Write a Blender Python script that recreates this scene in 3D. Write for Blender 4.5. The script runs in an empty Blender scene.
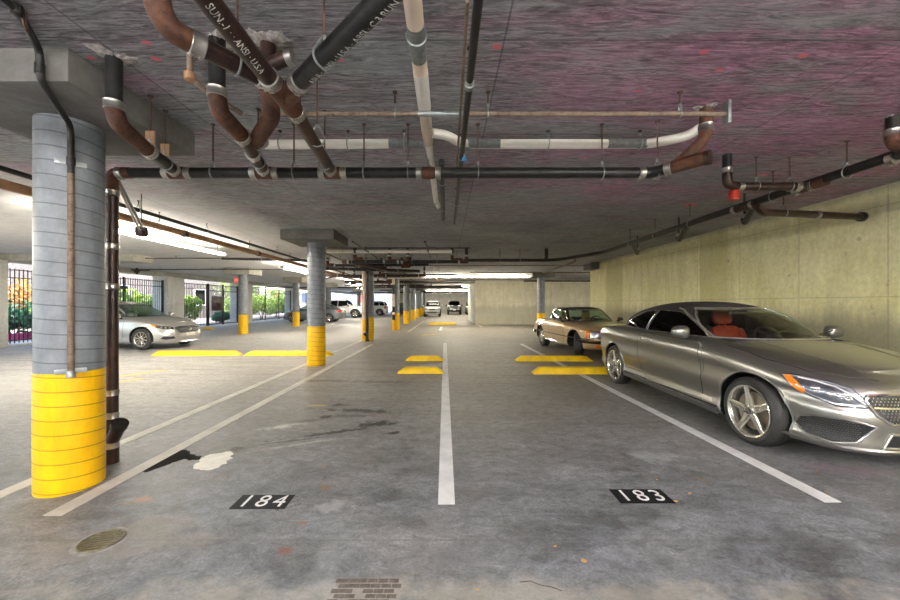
import bpy, bmesh, math, random
from mathutils import Vector, Matrix
from mathutils.bvhtree import BVHTree
random.seed(7)
PI = math.pi
SC = bpy.context.scene
COL = SC.collection
# ---- camera model: wide lens at (0,0,H), looking along +Y ----
F, H, CX, CY = 365.0, 1.4, 446.0, 303.5
CEIL = 2.98

def at(px, py, Y): return Vector(((px-CX)/F*Y, Y, H-(py-CY)/F*Y))
def atz(px, py, z):
    Y = (z-H)*F/(CY-py); return at(px, py, Y)
def onfloor(px, py, z=0.0):
    Y = F*(H-z)/(py-CY); return Vector(((px-CX)/F*Y, Y, z))

# ---- materials ----
def lin(c):
    return tuple((v/12.92 if v <= .04045 else ((v+.055)/1.055)**2.4) for v in c)
def hx(s):
    s = s.lstrip('#'); return lin(tuple(int(s[i:i+2], 16)/255 for i in (0, 2, 4)))
def N(nt, typ, ins=None, **props):
    n = nt.nodes.new(typ)
    for k, v in props.items(): setattr(n, k, v)
    for k, v in (ins or {}).items():
        s = n.inputs[k]
        if isinstance(v, bpy.types.NodeSocket): nt.links.new(v, s)
        else:
            if isinstance(v, tuple) and len(v) == 3 and s.type == 'RGBA': v = v+(1,)
            s.default_value = v
    return n
def math_(nt, op, a, b=None, c=None, clamp=False):
    ins = {0: a}
    if b is not None: ins[1] = b
    if c is not None: ins[2] = c
    n = N(nt, 'ShaderNodeMath', ins, operation=op); n.use_clamp = clamp
    return n.outputs[0]
def mix(nt, f, a, b, blend='MIX'):
    n = nt.nodes.new('ShaderNodeMix'); n.data_type = 'RGBA'; n.blend_type = blend
    for i, v in ((0, f), (6, a), (7, b)):
        s = n.inputs[i]
        if isinstance(v, bpy.types.NodeSocket): nt.links.new(v, s)
        else: s.default_value = (v+(1,) if isinstance(v, tuple) and len(v) == 3 else v)
    return n.outputs[2]
def ramp(nt, fac, a, b, ca=(0, 0, 0), cb=(1, 1, 1)):
    if a > b: a, b, ca, cb = b, a, cb, ca
    n = N(nt, 'ShaderNodeValToRGB', {0: fac})
    e = n.color_ramp.elements
    e[0].position = a; e[1].position = b
    e[0].color = ca+(1,); e[1].color = cb+(1,)
    return n.outputs[0]
def coords(nt, sx=1, sy=1, sz=1, rot=(0, 0, 0), kind='Object'):
    tc = N(nt, 'ShaderNodeTexCoord')
    mp = N(nt, 'ShaderNodeMapping', {0: tc.outputs[kind], 'Scale': (sx, sy, sz), 'Rotation': rot})
    return mp.outputs[0]
def noise(nt, vec, scale=1, detail=4, rough=.55, dist=0.):
    return N(nt, 'ShaderNodeTexNoise', {'Vector': vec, 'Scale': scale, 'Detail': detail, 'Roughness': rough, 'Distortion': dist}).outputs[0]
def newmat(name):
    m = bpy.data.materials.new(name); m.use_nodes = True
    nt = m.node_tree; return m, nt, nt.nodes['Principled BSDF']
def simple(name, col, rough=.5, metal=0., var=.12, scale=6., coat=0., bump=0., spec=None):
    m, nt, b = newmat(name)
    if isinstance(col, str): col = hx(col)
    v = coords(nt)
    f = noise(nt, v, scale, 5, .6)
    d = tuple(max(0, c*(1-var*1.6)) for c in col); l = tuple(min(1, c*(1+var)) for c in col)
    nt.links.new(ramp(nt, f, .3, .7, d, l), b.inputs['Base Color'])
    b.inputs['Roughness'].default_value = rough; b.inputs['Metallic'].default_value = metal
    if coat: b.inputs['Coat Weight'].default_value = coat; b.inputs['Coat Roughness'].default_value = .04
    if spec is not None: b.inputs['Specular IOR Level'].default_value = spec
    if bump:
        bn = N(nt, 'ShaderNodeBump', {'Height': noise(nt, v, scale*5, 4), 'Strength': bump, 'Distance': .01})
        nt.links.new(bn.outputs[0], b.inputs['Normal'])
    return m
def glassmat(name, tint, refl=.12, rough=.0):
    m = bpy.data.materials.new(name); m.use_nodes = True; nt = m.node_tree
    nt.nodes.remove(nt.nodes['Principled BSDF'])
    t = N(nt, 'ShaderNodeBsdfTransparent', {'Color': tint})
    g = N(nt, 'ShaderNodeBsdfGlossy', {'Color': (1., 1., 1.), 'Roughness': rough})
    lw = N(nt, 'ShaderNodeLayerWeight', {'Blend': .5})
    fac = math_(nt, 'MULTIPLY_ADD', math_(nt, 'POWER', lw.outputs[1], 4.), .5, refl, clamp=True)
    ms = N(nt, 'ShaderNodeMixShader', {0: fac, 1: t.outputs[0], 2: g.outputs[0]})
    nt.links.new(ms.outputs[0], nt.nodes['Material Output'].inputs[0]); return m
def emis(name, col, s):
    m, nt, b = newmat(name)
    b.inputs['Base Color'].default_value = col+(1,)
    b.inputs['Emission Color'].default_value = col+(1,); b.inputs['Emission Strength'].default_value = s
    return m

# ---- objects ----
def tag(o, label=None, cat=None, group=None, kind=None):
    if label: o['label'] = label
    if cat: o['category'] = cat
    if group: o['group'] = group
    if kind: o['kind'] = kind
    return o
def thing(name, label, cat, loc=(0, 0, 0), group=None, rz=0.):
    o = bpy.data.objects.new(name, None); COL.objects.link(o)
    o.location = loc; o.rotation_euler = (0, 0, rz); o.empty_display_size = .1
    return tag(o, label, cat, group)
def wloc(o):
    v = Vector((0, 0, 0))
    while o is not None: v += o.location; o = o.parent
    return v
def kids(o): return [c for c in COL.objects if c.parent == o]
def copy_tree(o, parent=None):
    c = o.copy(); COL.objects.link(c)
    if parent is not None: c.parent = parent
    for ch in list(o.children): copy_tree(ch, c)
    return c

class MB:
    def __init__(s): s.bm = bmesh.new()
    def box(s, x0, x1, y0, y1, z0, z1, mi=0):
        vs = [s.bm.verts.new((x, y, z)) for x in (x0, x1) for y in (y0, y1) for z in (z0, z1)]
        for f in ((0, 1, 3, 2), (4, 6, 7, 5), (0, 4, 5, 1), (2, 3, 7, 6), (0, 2, 6, 4), (1, 5, 7, 3)):
            s.bm.faces.new([vs[i] for i in f]).material_index = mi
        return s
    def obox(s, c, ax, ay, az, hx_, hy, hz):
        c = Vector(c); vs = []
        for i in (-1, 1):
            for j in (-1, 1):
                for k in (-1, 1): vs.append(s.bm.verts.new(c+ax*hx_*i+ay*hy*j+az*hz*k))
        for f in ((0, 1, 3, 2), (4, 6, 7, 5), (0, 4, 5, 1), (2, 3, 7, 6), (0, 2, 6, 4), (1, 5, 7, 3)):
            s.bm.faces.new([vs[i] for i in f])
        return s
    def tube(s, pts, r, seg=12, cap=True, radii=None):
        pts = [Vector(p) for p in pts]; n = len(pts); rings = []
        t0 = (pts[1]-pts[0]).normalized()
        up = Vector((0, 0, 1)) if abs(t0.z) < .9 else Vector((1, 0, 0))
        a = t0.cross(up).normalized()
        for i, p in enumerate(pts):
            if i == 0: t = pts[1]-pts[0]
            elif i == n-1: t = pts[-1]-pts[-2]
            else: t = (pts[i+1]-p).normalized()+(p-pts[i-1]).normalized()
            t.normalize(); a = (a-t*a.dot(t)).normalized(); b = t.cross(a)
            rr = radii[i] if radii else r
            rings.append([s.bm.verts.new(p+(a*math.cos(2*PI*k/seg)+b*math.sin(2*PI*k/seg))*rr) for k in range(seg)])
        for i in range(n-1):
            for k in range(seg):
                s.bm.faces.new((rings[i][k], rings[i][(k+1) % seg], rings[i+1][(k+1) % seg], rings[i+1][k]))
        if cap: s.bm.faces.new(rings[0][::-1]); s.bm.faces.new(rings[-1])
        return s
    def cyl(s, p0, p1, r, seg=20, r2=None): return s.tube([p0, p1], r, seg, True, [r, r2 if r2 is not None else r])
    def torus(s, c, axis, R, r, seg=20, rs=6):
        axis = Vector(axis).normalized(); up = Vector((0, 0, 1)) if abs(axis.z) < .9 else Vector((1, 0, 0))
        a = axis.cross(up).normalized(); b = axis.cross(a); c = Vector(c); rings = []
        for i in range(seg):
            d = a*math.cos(2*PI*i/seg)+b*math.sin(2*PI*i/seg)
            rings.append([s.bm.verts.new(c+d*(R+r*math.cos(2*PI*k/rs))+axis*r*math.sin(2*PI*k/rs)) for k in range(rs)])
        for i in range(seg):
            for k in range(rs):
                j = (i+1) % seg; l = (k+1) % rs
                s.bm.faces.new((rings[i][k], rings[i][l], rings[j][l], rings[j][k]))
        return s
    def lathe(s, prof, c=(0, 0, 0), axis='z', seg=24, sgn=1, cap=True):
        c = Vector(c); rings = []
        for (h, r) in prof:
            ring = []
            for k in range(seg):
                ca, sa = math.cos(2*PI*k/seg)*r, math.sin(2*PI*k/seg)*r
                if axis == 'z': v = Vector((ca, sa, h))
                elif axis == 'y': v = Vector((ca, h*sgn, sa))
                else: v = Vector((h, ca, sa))
                ring.append(s.bm.verts.new(c+v))
            rings.append(ring)
        for i in range(len(rings)-1):
            for k in range(seg):
                s.bm.faces.new((rings[i][k], rings[i][(k+1) % seg], rings[i+1][(k+1) % seg], rings[i+1][k]))
        if cap and prof[0][1] > 1e-6: s.bm.faces.new(rings[0][::-1])
        if cap and prof[-1][1] > 1e-6: s.bm.faces.new(rings[-1])
        return s
    def prism(s, pts2, place, d0, d1):
        a = [s.bm.verts.new(place(u, v, d0)) for u, v in pts2]; b = [s.bm.verts.new(place(u, v, d1)) for u, v in pts2]
        n = len(pts2)
        s.bm.faces.new(a[::-1]); s.bm.faces.new(b)
        for i in range(n): s.bm.faces.new((a[i], a[(i+1) % n], b[(i+1) % n], b[i]))
        return s
    def build(s, name, mat, parent=None, smooth=35, bevel=0., fixn=True):
        bm = s.bm
        bmesh.ops.remove_doubles(bm, verts=bm.verts, dist=1e-6)
        if fixn: bmesh.ops.recalc_face_normals(bm, faces=bm.faces)
        if bevel:
            bmesh.ops.bevel(bm, geom=[e for e in bm.edges if len(e.link_faces) == 2 and e.calc_face_angle(0) > .6], offset=bevel, segments=2, affect='EDGES', profile=.6)
        me = bpy.data.meshes.new(name)
        if parent is not None:
            w = wloc(parent)
            if w.length > 0: bmesh.ops.translate(bm, verts=bm.verts, vec=-w)
        bm.to_mesh(me); bm.free()
        return link(name, me, mat, parent, smooth)
def link(name, me, mat, parent=None, smooth=35):
    for m in (mat if isinstance(mat, (list, tuple)) else [mat]):
        if m is not None: me.materials.append(m)
    if smooth:
        me.polygons.foreach_set('use_smooth', [True]*len(me.polygons))
        me.set_sharp_from_angle(angle=math.radians(smooth))
    o = bpy.data.objects.new(name, me); COL.objects.link(o)
    if parent is not None: o.parent = parent
    return o
def fillet(pts, rad, n=6):
    pts = [Vector(p) for p in pts]; out = [pts[0]]
    for i in range(1, len(pts)-1):
        a, b, c = pts[i-1], pts[i], pts[i+1]
        u = (a-b); v = (c-b); r = min(rad, u.length*.48, v.length*.48)
        p0 = b+u.normalized()*r; p1 = b+v.normalized()*r
        for k in range(n+1):
            t = k/n; out.append(p0*(1-t)**2+b*2*t*(1-t)+p1*t*t)
    out.append(pts[-1]); return out
def text_bm(s, size, bold=0.):
    cu = bpy.data.curves.new('t', 'FONT'); cu.body = s; cu.size = size; cu.align_x = 'CENTER'; cu.align_y = 'CENTER'
    cu.offset = bold; cu.resolution_u = 3
    o = bpy.data.objects.new('t', cu); COL.objects.link(o)
    dg = bpy.context.evaluated_depsgraph_get(); me = bpy.data.meshes.new_from_object(o.evaluated_get(dg))
    bpy.data.objects.remove(o); bpy.data.curves.remove(cu)
    bm = bmesh.new(); bm.from_mesh(me); bpy.data.meshes.remove(me); return bm
def text_obj(name, s, size, mat, parent, fn, bold=0., thick=.002):
    """lettering: fn maps (u, v, w) to a point; extruded by thick"""
    bm = text_bm(s, size, bold)
    bmesh.ops.triangulate(bm, faces=bm.faces)
    for _ in range(2): bmesh.ops.subdivide_edges(bm, edges=[e for e in bm.edges if e.calc_length() > size*.25], cuts=1)
    bmesh.ops.triangulate(bm, faces=bm.faces)
    r = bmesh.ops.extrude_face_region(bm, geom=bm.faces[:])
    up = [g for g in r['geom'] if isinstance(g, bmesh.types.BMVert)]; ups = set(up)
    for v in bm.verts: v.co = fn(v.co.x, v.co.y, thick if v in ups else 0.)
    mb = MB(); mb.bm.free(); mb.bm = bm
    return mb.build(name, mat, parent, smooth=30)
# ---------------- materials ----------------
def spot(nt, vec, cx, cy, rx, ry, rot=0., wob=.35, wscale=6., soft=.25):
    """0..1 mask of an irregular patch in world xy"""
    mp = N(nt, 'ShaderNodeMapping', {0: vec, 'Location': (-cx, -cy, 0)}, vector_type='POINT')
    m2 = N(nt, 'ShaderNodeMapping', {0: mp.outputs[0], 'Rotation': (0, 0, -rot)})
    m3 = N(nt, 'ShaderNodeMapping', {0: m2.outputs[0], 'Scale': (1/rx, 1/ry, 0)})
    ln = N(nt, 'ShaderNodeVectorMath', {0: m3.outputs[0]}, operation='LENGTH').outputs['Value']
    nz = math_(nt, 'MULTIPLY', math_(nt, 'SUBTRACT', noise(nt, vec, wscale, 4, .65), .5), wob*4)
    d = math_(nt, 'ADD', ln, nz)
    return ramp(nt, d, 1-soft, 1., (1, 1, 1), (0, 0, 0))
def seam(nt, comp, period, off, w):
    a = math_(nt, 'ADD', comp, off); f = math_(nt, 'FRACT', math_(nt, 'DIVIDE', a, period))
    d = math_(nt, 'MULTIPLY', math_(nt, 'SUBTRACT', .5, math_(nt, 'ABSOLUTE', math_(nt, 'SUBTRACT', f, .5))), period)
    return math_(nt, 'LESS_THAN', d, w)

def ceiling_mat():
    m, nt, b = newmat('formed concrete ceiling')
    tc = N(nt, 'ShaderNodeTexCoord').outputs['Object']
    sp = N(nt, 'ShaderNodeSeparateXYZ', {0: tc})
    X, Y = sp.outputs[0], sp.outputs[1]
    g = N(nt, 'ShaderNodeMapping', {0: tc, 'Scale': (.9, 6.5, 1)}).outputs[0]
    grain = math_(nt, 'MULTIPLY_ADD', noise(nt, g, 2.2, 8, .72, 3.2), .6, math_(nt, 'MULTIPLY', noise(nt, N(nt, 'ShaderNodeMapping', {0: tc, 'Scale': (2., 22., 1)}).outputs[0], 4., 6, .7, 1.5), .4))
    pv = N(nt, 'ShaderNodeCombineXYZ', {0: math_(nt, 'FLOOR', math_(nt, 'DIVIDE', math_(nt, 'ADD', X, -.35), 2.44)), 1: math_(nt, 'FLOOR', math_(nt, 'DIVIDE', math_(nt, 'ADD', Y, .25), 1.22))})
    pan = N(nt, 'ShaderNodeTexWhiteNoise', {0: pv.outputs[0]}, noise_dimensions='2D').outputs[0]
    big = noise(nt, tc, .75, 4, .6, .5)
    mid = noise(nt, N(nt, 'ShaderNodeMapping', {0: tc, 'Scale': (1., 2.2, 1)}).outputs[0], 2.2, 6, .7, 1.)
    base = ramp(nt, big, .3, .7, hx('#999a9c'), hx('#cbcbcc'))
    mauve = ramp(nt, mid, .3, .7, hx('#a8708f'), hx('#e0aac8'))
    fx = math_(nt, 'MULTIPLY', math_(nt, 'ADD', X, .3), .42, clamp=True)
    fx = math_(nt, 'MULTIPLY', fx, ramp(nt, mid, .28, .58))
    near = N(nt, 'ShaderNodeMapRange', {0: Y, 1: 4.2, 2: 7.5, 3: 1., 4: 0.}).outputs[0]
    fx = math_(nt, 'MULTIPLY', fx, near)
    fx = math_(nt, 'MULTIPLY_ADD', fx, .92, math_(nt, 'MULTIPLY', near, .09))
    c = mix(nt, fx, base, mauve)
    gr = ramp(nt, grain, .40, .58, hx('#4c474c'), (1, 1, 1))
    c = mix(nt, math_(nt, 'MULTIPLY', N(nt, 'ShaderNodeMapRange', {0: Y, 1: 3.2, 2: 7., 3:   .55, 4: .25}).outputs[0], 1.), c, gr, 'MULTIPLY')
    c = mix(nt, .5, c, ramp(nt, pan, 0., 1., (.62, .62, .64), (1, 1, 1)), 'MULTIPLY')
    c = mix(nt, math_(nt, 'MULTIPLY', ramp(nt, big, .48, .62), .45), c, hx('#a4a9ae'))
    dg = noise(nt, N(nt, 'ShaderNodeMapping', {0: tc, 'Rotation': (0, 0, -.75), 'Scale': (.35, 1.5, 1)}).outputs[0], 1.3, 6, .62, .7)
    c = mix(nt, math_(nt, 'MULTIPLY', ramp(nt, dg, .50, .60), .62), c, hx('#9da5a6'))
    c = mix(nt, math_(nt, 'MULTIPLY', math_(nt, 'MULTIPLY', ramp(nt, dg, .46, .36), near), .45), c, hx('#c58fae'))
    c = mix(nt, .55, c, gr, 'MULTIPLY')
    # pale laitance flecks
    fl = ramp(nt, noise(nt, g, 3., 7, .8, 3.), .60, .70)
    c = mix(nt, math_(nt, 'MULTIPLY', fl, .5), c, hx('#c9c4c9'))
    # daylight and strip-light glow over the outer bays, painted in as whiter ceiling
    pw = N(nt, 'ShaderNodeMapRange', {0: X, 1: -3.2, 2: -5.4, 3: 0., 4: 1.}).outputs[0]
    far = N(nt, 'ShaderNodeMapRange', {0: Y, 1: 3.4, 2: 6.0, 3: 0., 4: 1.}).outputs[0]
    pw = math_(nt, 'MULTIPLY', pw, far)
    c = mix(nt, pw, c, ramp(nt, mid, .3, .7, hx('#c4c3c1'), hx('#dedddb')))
    s1 = seam(nt, Y, 1.22, .25, .006); s2 = seam(nt, X, 2.44, -.35, .006)
    c = mix(nt, math_(nt, 'MULTIPLY', math_(nt, 'MAXIMUM', s1, s2), .5), c, hx('#39343a'))
    pinks = None
    for (x, y, r) in PINK:
        s = spot(nt, tc, x, y, r*1.15, r*.8, .3, .4, 14., .4)
        pinks = s if pinks is None else math_(nt, 'MAXIMUM', pinks, s)
    c = mix(nt, math_(nt, 'MULTIPLY', pinks, .8), c, hx('#e0707c'))
    nt.links.new(c, b.inputs['Base Color'])
    b.inputs['Roughness'].default_value = .8; b.inputs['Specular IOR Level'].default_value = .25
    bn = N(nt, 'ShaderNodeBump', {'Height': grain, 'Strength': .25, 'Distance': .01})
    nt.links.new(bn.outputs[0], b.inputs['Normal'])
    return m
PINK = []
for (px, py, r) in ((147, 43, .035), (156, 59, .03), (91, 58, .03), (497, 47, .035), (703, 52, .035), (720, 70, .03), (803, 56, .035), (638, 91, .03),
                    (340, 60, .03), (30, 95, .03), (66, 94, .025), (585, 158, .03), (763, 175, .05), (690, 205, .12), (700, 150, .07)):
    q = atz(px, py, CEIL); PINK.append((q.x, q.y, r))

def floor_mat():
    m, nt, b = newmat('worn concrete floor')
    tc = N(nt, 'ShaderNodeTexCoord').outputs['Object']
    sp = N(nt, 'ShaderNodeSeparateXYZ', {0: tc}); X, Y = sp.outputs[0], sp.outputs[1]
    big = noise(nt, N(nt, 'ShaderNodeMapping', {0: tc, 'Scale': (.6, 1., 1)}).outputs[0], .9, 6, .65, .6)
    mid = noise(nt, N(nt, 'ShaderNodeMapping', {0: tc, 'Scale': (1., 1.6, 1), 'Rotation': (0, 0, .35)}).outputs[0], 2.0, 9, .68, .5)
    fine = noise(nt, tc, 60., 4, .7)
    c = ramp(nt, big, .30, .70, hx('#54575b'), hx('#808387'))
    c = mix(nt, math_(nt, 'MULTIPLY', ramp(nt, mid, .42, .80), .55), c, hx('#b0b4b8'))
    c = mix(nt, math_(nt, 'MULTIPLY', ramp(nt, mid, .50, .25), .7), c, hx('#4c4b49'))
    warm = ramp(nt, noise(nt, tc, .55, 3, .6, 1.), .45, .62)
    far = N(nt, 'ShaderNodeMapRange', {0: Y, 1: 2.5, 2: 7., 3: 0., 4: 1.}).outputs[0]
    c = mix(nt, math_(nt, 'MULTIPLY', math_(nt, 'MAXIMUM', math_(nt, 'MULTIPLY', warm, .35), far), .65), c, hx('#b3aa9b'))  # floor pales and warms with distance: far lamp light mixed into its colour
    # daylight on the outer bays, painted in as a paler floor
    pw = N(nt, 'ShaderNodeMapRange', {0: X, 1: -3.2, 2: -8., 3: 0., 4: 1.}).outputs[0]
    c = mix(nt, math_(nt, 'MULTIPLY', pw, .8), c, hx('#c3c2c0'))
    c = mix(nt, .5, c, ramp(nt, fine, .3, .62, hx('#6b6b6b'), (1, 1, 1)), 'MULTIPLY')
    grit = noise(nt, N(nt, 'ShaderNodeMapping', {0: tc, 'Scale': (1., 1.5, 1)}).outputs[0], 9., 8, .75, .8)
    c = mix(nt, .6, c, ramp(nt, grit, .34, .58, hx('#8a8885'), (1, 1, 1)), 'MULTIPLY')
    c = mix(nt, math_(nt, 'MULTIPLY', ramp(nt, grit, .62, .72), .4), c, hx('#b9bcbf'))
    # track grime along the wheel paths
    st = noise(nt, N(nt, 'ShaderNodeMapping', {0: tc, 'Scale': (.25, 2.4, 1)}).outputs[0], 2.4, 6, .7, .6)
    c = mix(nt, math_(nt, 'MULTIPLY', math_(nt, 'MULTIPLY', ramp(nt, st, .52, .36), far), .45), c, hx('#57524b'))
    # stains with shapes of their own
    def stain(px, py, rx, ry, col, rot=0., k=.8, wob=.35, ws=6., soft=.75):
        wob = min(1., wob*1.6); rx *= 1.2; ry *= 1.25; k = min(1., k*(1.1 if ws == 9. else .85))
        nonlocal c
        q = onfloor(px, py); s = spot(nt, tc, q.x, q.y, rx, ry, rot, wob, ws, soft)
        c = mix(nt, math_(nt, 'MULTIPLY', s, k), c, hx(col))
    stain(284, 551, .05, .035, '#7a4534', 0, .85, .3, 20)
    stain(302, 523, .03, .02, '#8a5536', 0, .8, .4, 20)
    stain(325, 487, .07, .04, '#7b5a38', .2, .8, .5, 16)
    stain(140, 500, .08, .05, '#a07848', .3, .6, .5, 12)
    stain(323, 467, .04, .03, '#8a6a48', 0, .7, .5, 16)
    stain(700, 479, .09, .02, '#7d6248', -.7, .8, .3, 14)
    stain(335, 505, .14, .07, '#a9aaa8', .4, .4, .5, 9)
    stain(660, 458, .25, .12, '#aab0b0', -.5, .4, .6, 7)
    stain(330, 560, .10, .30, '#a0a09c', .1, .25, .6, 7)
    stain(440, 560, .5, .12, '#5d5e60', .2, .6, .6, 5)
    stain(850, 470, .35, .10, '#8c7480', -.3, .55, .6, 6)
    stain(450, 595, 2.2, .10, '#a39d90', 0, .5, .5, 4)
    stain(100, 545, .5, .2, '#7c7469', .3, .55, .6, 4)
    for (px, py, rx, ry, rot, k) in ((376, 424, .20, .10, .1, .92), (330, 433, .42, .045, .42, .85), (392, 433, .07, .06, .5, .9), (362, 411, .45, .07, -.1, .8), (340, 405, .14, .05, 0, .7),
                                 (326, 417, .09, .06, 0, .75), (305, 421, .22, .05, .3, .45), (238, 449, .10, .06, .3, .85), (290, 441, .45, .02, .35, .6), (348, 416, .3, .05, 0, .5), (330, 381, .8, .10, 0, .3), (385, 382, .5, .12, 0, .35)):
        stain(px, py, rx, ry, '#2e2a25', rot, k, .45, 9., .5)
    stain(318, 405.5, .16, .035, '#a8965a', 0, .8, .3, 9., .4)
    stain(280, 427, .2, .07, '#c3c1b8', .5, .7, .5, 9.)
    stain(300, 444, .4, .03, '#b5b3aa', .45, .45, .5, 9.)
    j = math_(nt, 'LESS_THAN', math_(nt, 'ABSOLUTE', math_(nt, 'SUBTRACT', Y, 8.26)), .012)
    j2 = seam(nt, Y, 6.1, -2.16, .008)
    c = mix(nt, math_(nt, 'MULTIPLY', j2, .3), c, hx('#55514b'))
    c = mix(nt, math_(nt, 'MULTIPLY', j, .6), c, hx('#c9c6bd'))
    nt.links.new(c, b.inputs['Base Color'])
    b.inputs['Specular IOR Level'].default_value = .4
    nt.links.new(ramp(nt, mid, .3, .7, (.42,)*3, (.7,)*3), b.inputs['Roughness'])
    bn = N(nt, 'ShaderNodeBump', {'Height': fine, 'Strength': .15, 'Distance': .004})
    nt.links.new(bn.outputs[0], b.inputs['Normal'])
    return m

def wall_mat(name, a, bcol, seams=True):
    m, nt, b = newmat(name)
    tc = N(nt, 'ShaderNodeTexCoord').outputs['Object']
    sp = N(nt, 'ShaderNodeSeparateXYZ', {0: tc})
    big = noise(nt, tc, 1.1, 5, .65, .5)
    strk = noise(nt, N(nt, 'ShaderNodeMapping', {0: tc, 'Scale': (1, 1, .16)}).outputs[0], 4., 7, .7)
    spk = noise(nt, tc, 14., 5, .7)
    c = ramp(nt, big, .3, .7, hx(a), hx(bcol))
    c = mix(nt, .40, c, ramp(nt, strk, .34, .62, (.6, .59, .53), (1, 1, 1)), 'MULTIPLY')
    c = mix(nt, .40, c, ramp(nt, spk, .35, .62, (.6, .6, .52), (1, 1, 1)), 'MULTIPLY')
    pit = ramp(nt, noise(nt, tc, 5.5, 3, .5), .25, .30, (1, 1, 1), (0, 0, 0))
    c = mix(nt, math_(nt, 'MULTIPLY', pit, .4), c, hx('#6f6a48'))
    if seams:
        for (y0, y1) in ((7.55, 8.45), (12.1, 13.3)):   # damp vertical runs
            yy = math_(nt, 'ADD', sp.outputs[1], math_(nt, 'MULTIPLY', math_(nt, 'SUBTRACT', strk, .5), .35))
            band = math_(nt, 'MULTIPLY', math_(nt, 'GREATER_THAN', yy, y0), math_(nt, 'LESS_THAN', yy, y1))
            band = math_(nt, 'MULTIPLY', band, ramp(nt, strk, .35, .65, (.25,)*3, (.8,)*3))
            c = mix(nt, math_(nt, 'MULTIPLY', band, .7), c, hx('#a39b66'))
        along = math_(nt, 'ADD', sp.outputs[1], sp.outputs[0])
        s = math_(nt, 'MAXIMUM', seam(nt, along, 1.22, .3, .007), seam(nt, sp.outputs[2], 1.22, .95, .006))
        c = mix(nt, math_(nt, 'MULTIPLY', s, .35), c, hx('#77724f'))
        lo = N(nt, 'ShaderNodeMapRange', {0: math_(nt, 'ADD', sp.outputs[2], math_(nt, 'MULTIPLY', strk, .5)), 1: 1.35, 2: 1.65, 3: .55, 4: 0.}).outputs[0]
        c = mix(nt, lo, c, hx('#8f8d80'))
        hi = N(nt, 'ShaderNodeMapRange', {0: math_(nt, 'ADD', sp.outputs[2], math_(nt, 'MULTIPLY', strk, .25)), 1: 2.98, 2: 3.08, 3: 0., 4: .6}).outputs[0]
        c = mix(nt, hi, c, hx('#6c6a66'))  # shadow along the top edge of the wall, painted in grey
    nt.links.new(c, b.inputs['Base Color']); b.inputs['Roughness'].default_value = .85
    b.inputs['Specular IOR Level'].default_value = .2
    bn = N(nt, 'ShaderNodeBump', {'Height': spk, 'Strength': .25, 'Distance': .01})
    nt.links.new(bn.outputs[0], b.inputs['Normal'])
    return m

def banded(name, c1, c2, pitch, rough=.45):
    """spiral-formed round column: thin joint lines winding round it"""
    m, nt, b = newmat(name)
    tc = N(nt, 'ShaderNodeTexCoord').outputs['Object']
    sp = N(nt, 'ShaderNodeSeparateXYZ', {0: tc})
    ang = math_(nt, 'DIVIDE', math_(nt, 'ARCTAN2', sp.outputs[1], sp.outputs[0]), 2*PI)
    zz = math_(nt, 'ADD', sp.outputs[2], math_(nt, 'MULTIPLY', ang, pitch))
    s = seam(nt, zz, pitch, 0., .0045)
    f = noise(nt, tc, 5., 6, .65); fz = noise(nt, N(nt, 'ShaderNodeMapping', {0: tc, 'Scale': (1, 1, .2)}).outputs[0], 14., 5, .7)
    c = ramp(nt, f, .3, .7, hx(c1), hx(c2))
    c = mix(nt, .35, c, ramp(nt, fz, .35, .6, (.6, .6, .6), (1, 1, 1)), 'MULTIPLY')
    c = mix(nt, math_(nt, 'MULTIPLY', s, .65), c, tuple(v*.25 for v in hx(c1)))
    nt.links.new(c, b.inputs['Base Color']); b.inputs['Roughness'].default_value = rough
    bn = N(nt, 'ShaderNodeBump', {'Height': math_(nt, 'SUBTRACT', 1., s), 'Strength': .5, 'Distance': .006})
    nt.links.new(bn.outputs[0], b.inputs['Normal'])
    return m
def rustmat(name, a, bcol, cc, rough=.7, metal=.15):
    m, nt, b = newmat(name)
    v = coords(nt)
    f = noise(nt, v, 7., 6, .7, .6); f2 = noise(nt, v, 30., 4, .7)
    c = ramp(nt, f, .35, .62, hx(a), hx(bcol)); c = mix(nt, ramp(nt, f2, .5, .72), c, hx(cc))
    nt.links.new(c, b.inputs['Base Color']); b.inputs['Roughness'].default_value = rough; b.inputs['Metallic'].default_value = metal
    bn = N(nt, 'ShaderNodeBump', {'Height': f2, 'Strength': .25, 'Distance': .004}); nt.links.new(bn.outputs[0], b.inputs['Normal'])
    return m
def leafmat(name, a, bcol):
    m, nt, b = newmat(name)
    f = noise(nt, coords(nt), 3.5, 4, .7)
    nt.links.new(ramp(nt, f, .3, .7, hx(a), hx(bcol)), b.inputs['Base Color']); b.inputs['Roughness'].default_value = .6
    return m

M = {}
M['ceil'] = ceiling_mat(); M['floor'] = floor_mat()
M['wall'] = wall_mat('olive board formed concrete', '#ddd69e', '#f0eac0')
M['wallfar'] = wall_mat('grey olive concrete', '#c0bca6', '#d8d5c4')
M['wallwhite'] = wall_mat('pale painted concrete', '#d3d1cb', '#e6e5e1', False)
M['panel'] = wall_mat('drop panel concrete', '#62615f', '#82807d', False)
M['panelw'] = wall_mat('pale drop panel', '#a9a69a', '#c4c1b6', False)
M['colgrey'] = banded('grey painted column', '#676b71', '#868b91', .105)
M['colyel'] = banded('yellow painted column', '#f2b400', '#ffcb0a', .105, .35)
M['iron'] = simple('black iron pipe', '#262524', .42, .3, .35, 14, bump=.15)
M['iron2'] = simple('dark brown iron pipe', '#38251f', .38, .3, .4, 10, bump=.15)
M['rust'] = rustmat('rusted iron fitting', '#42291f', '#66402a', '#2b201c')
M['rust2'] = rustmat('rusty tan conduit', '#66564a', '#857262', '#4a3c32')
M['rod'] = rustmat('rusty rod', '#40302b', '#573d32', '#2a201d')
M['tan'] = simple('tan painted steel', '#a07a58', .55, 0, .15, 8)
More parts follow.
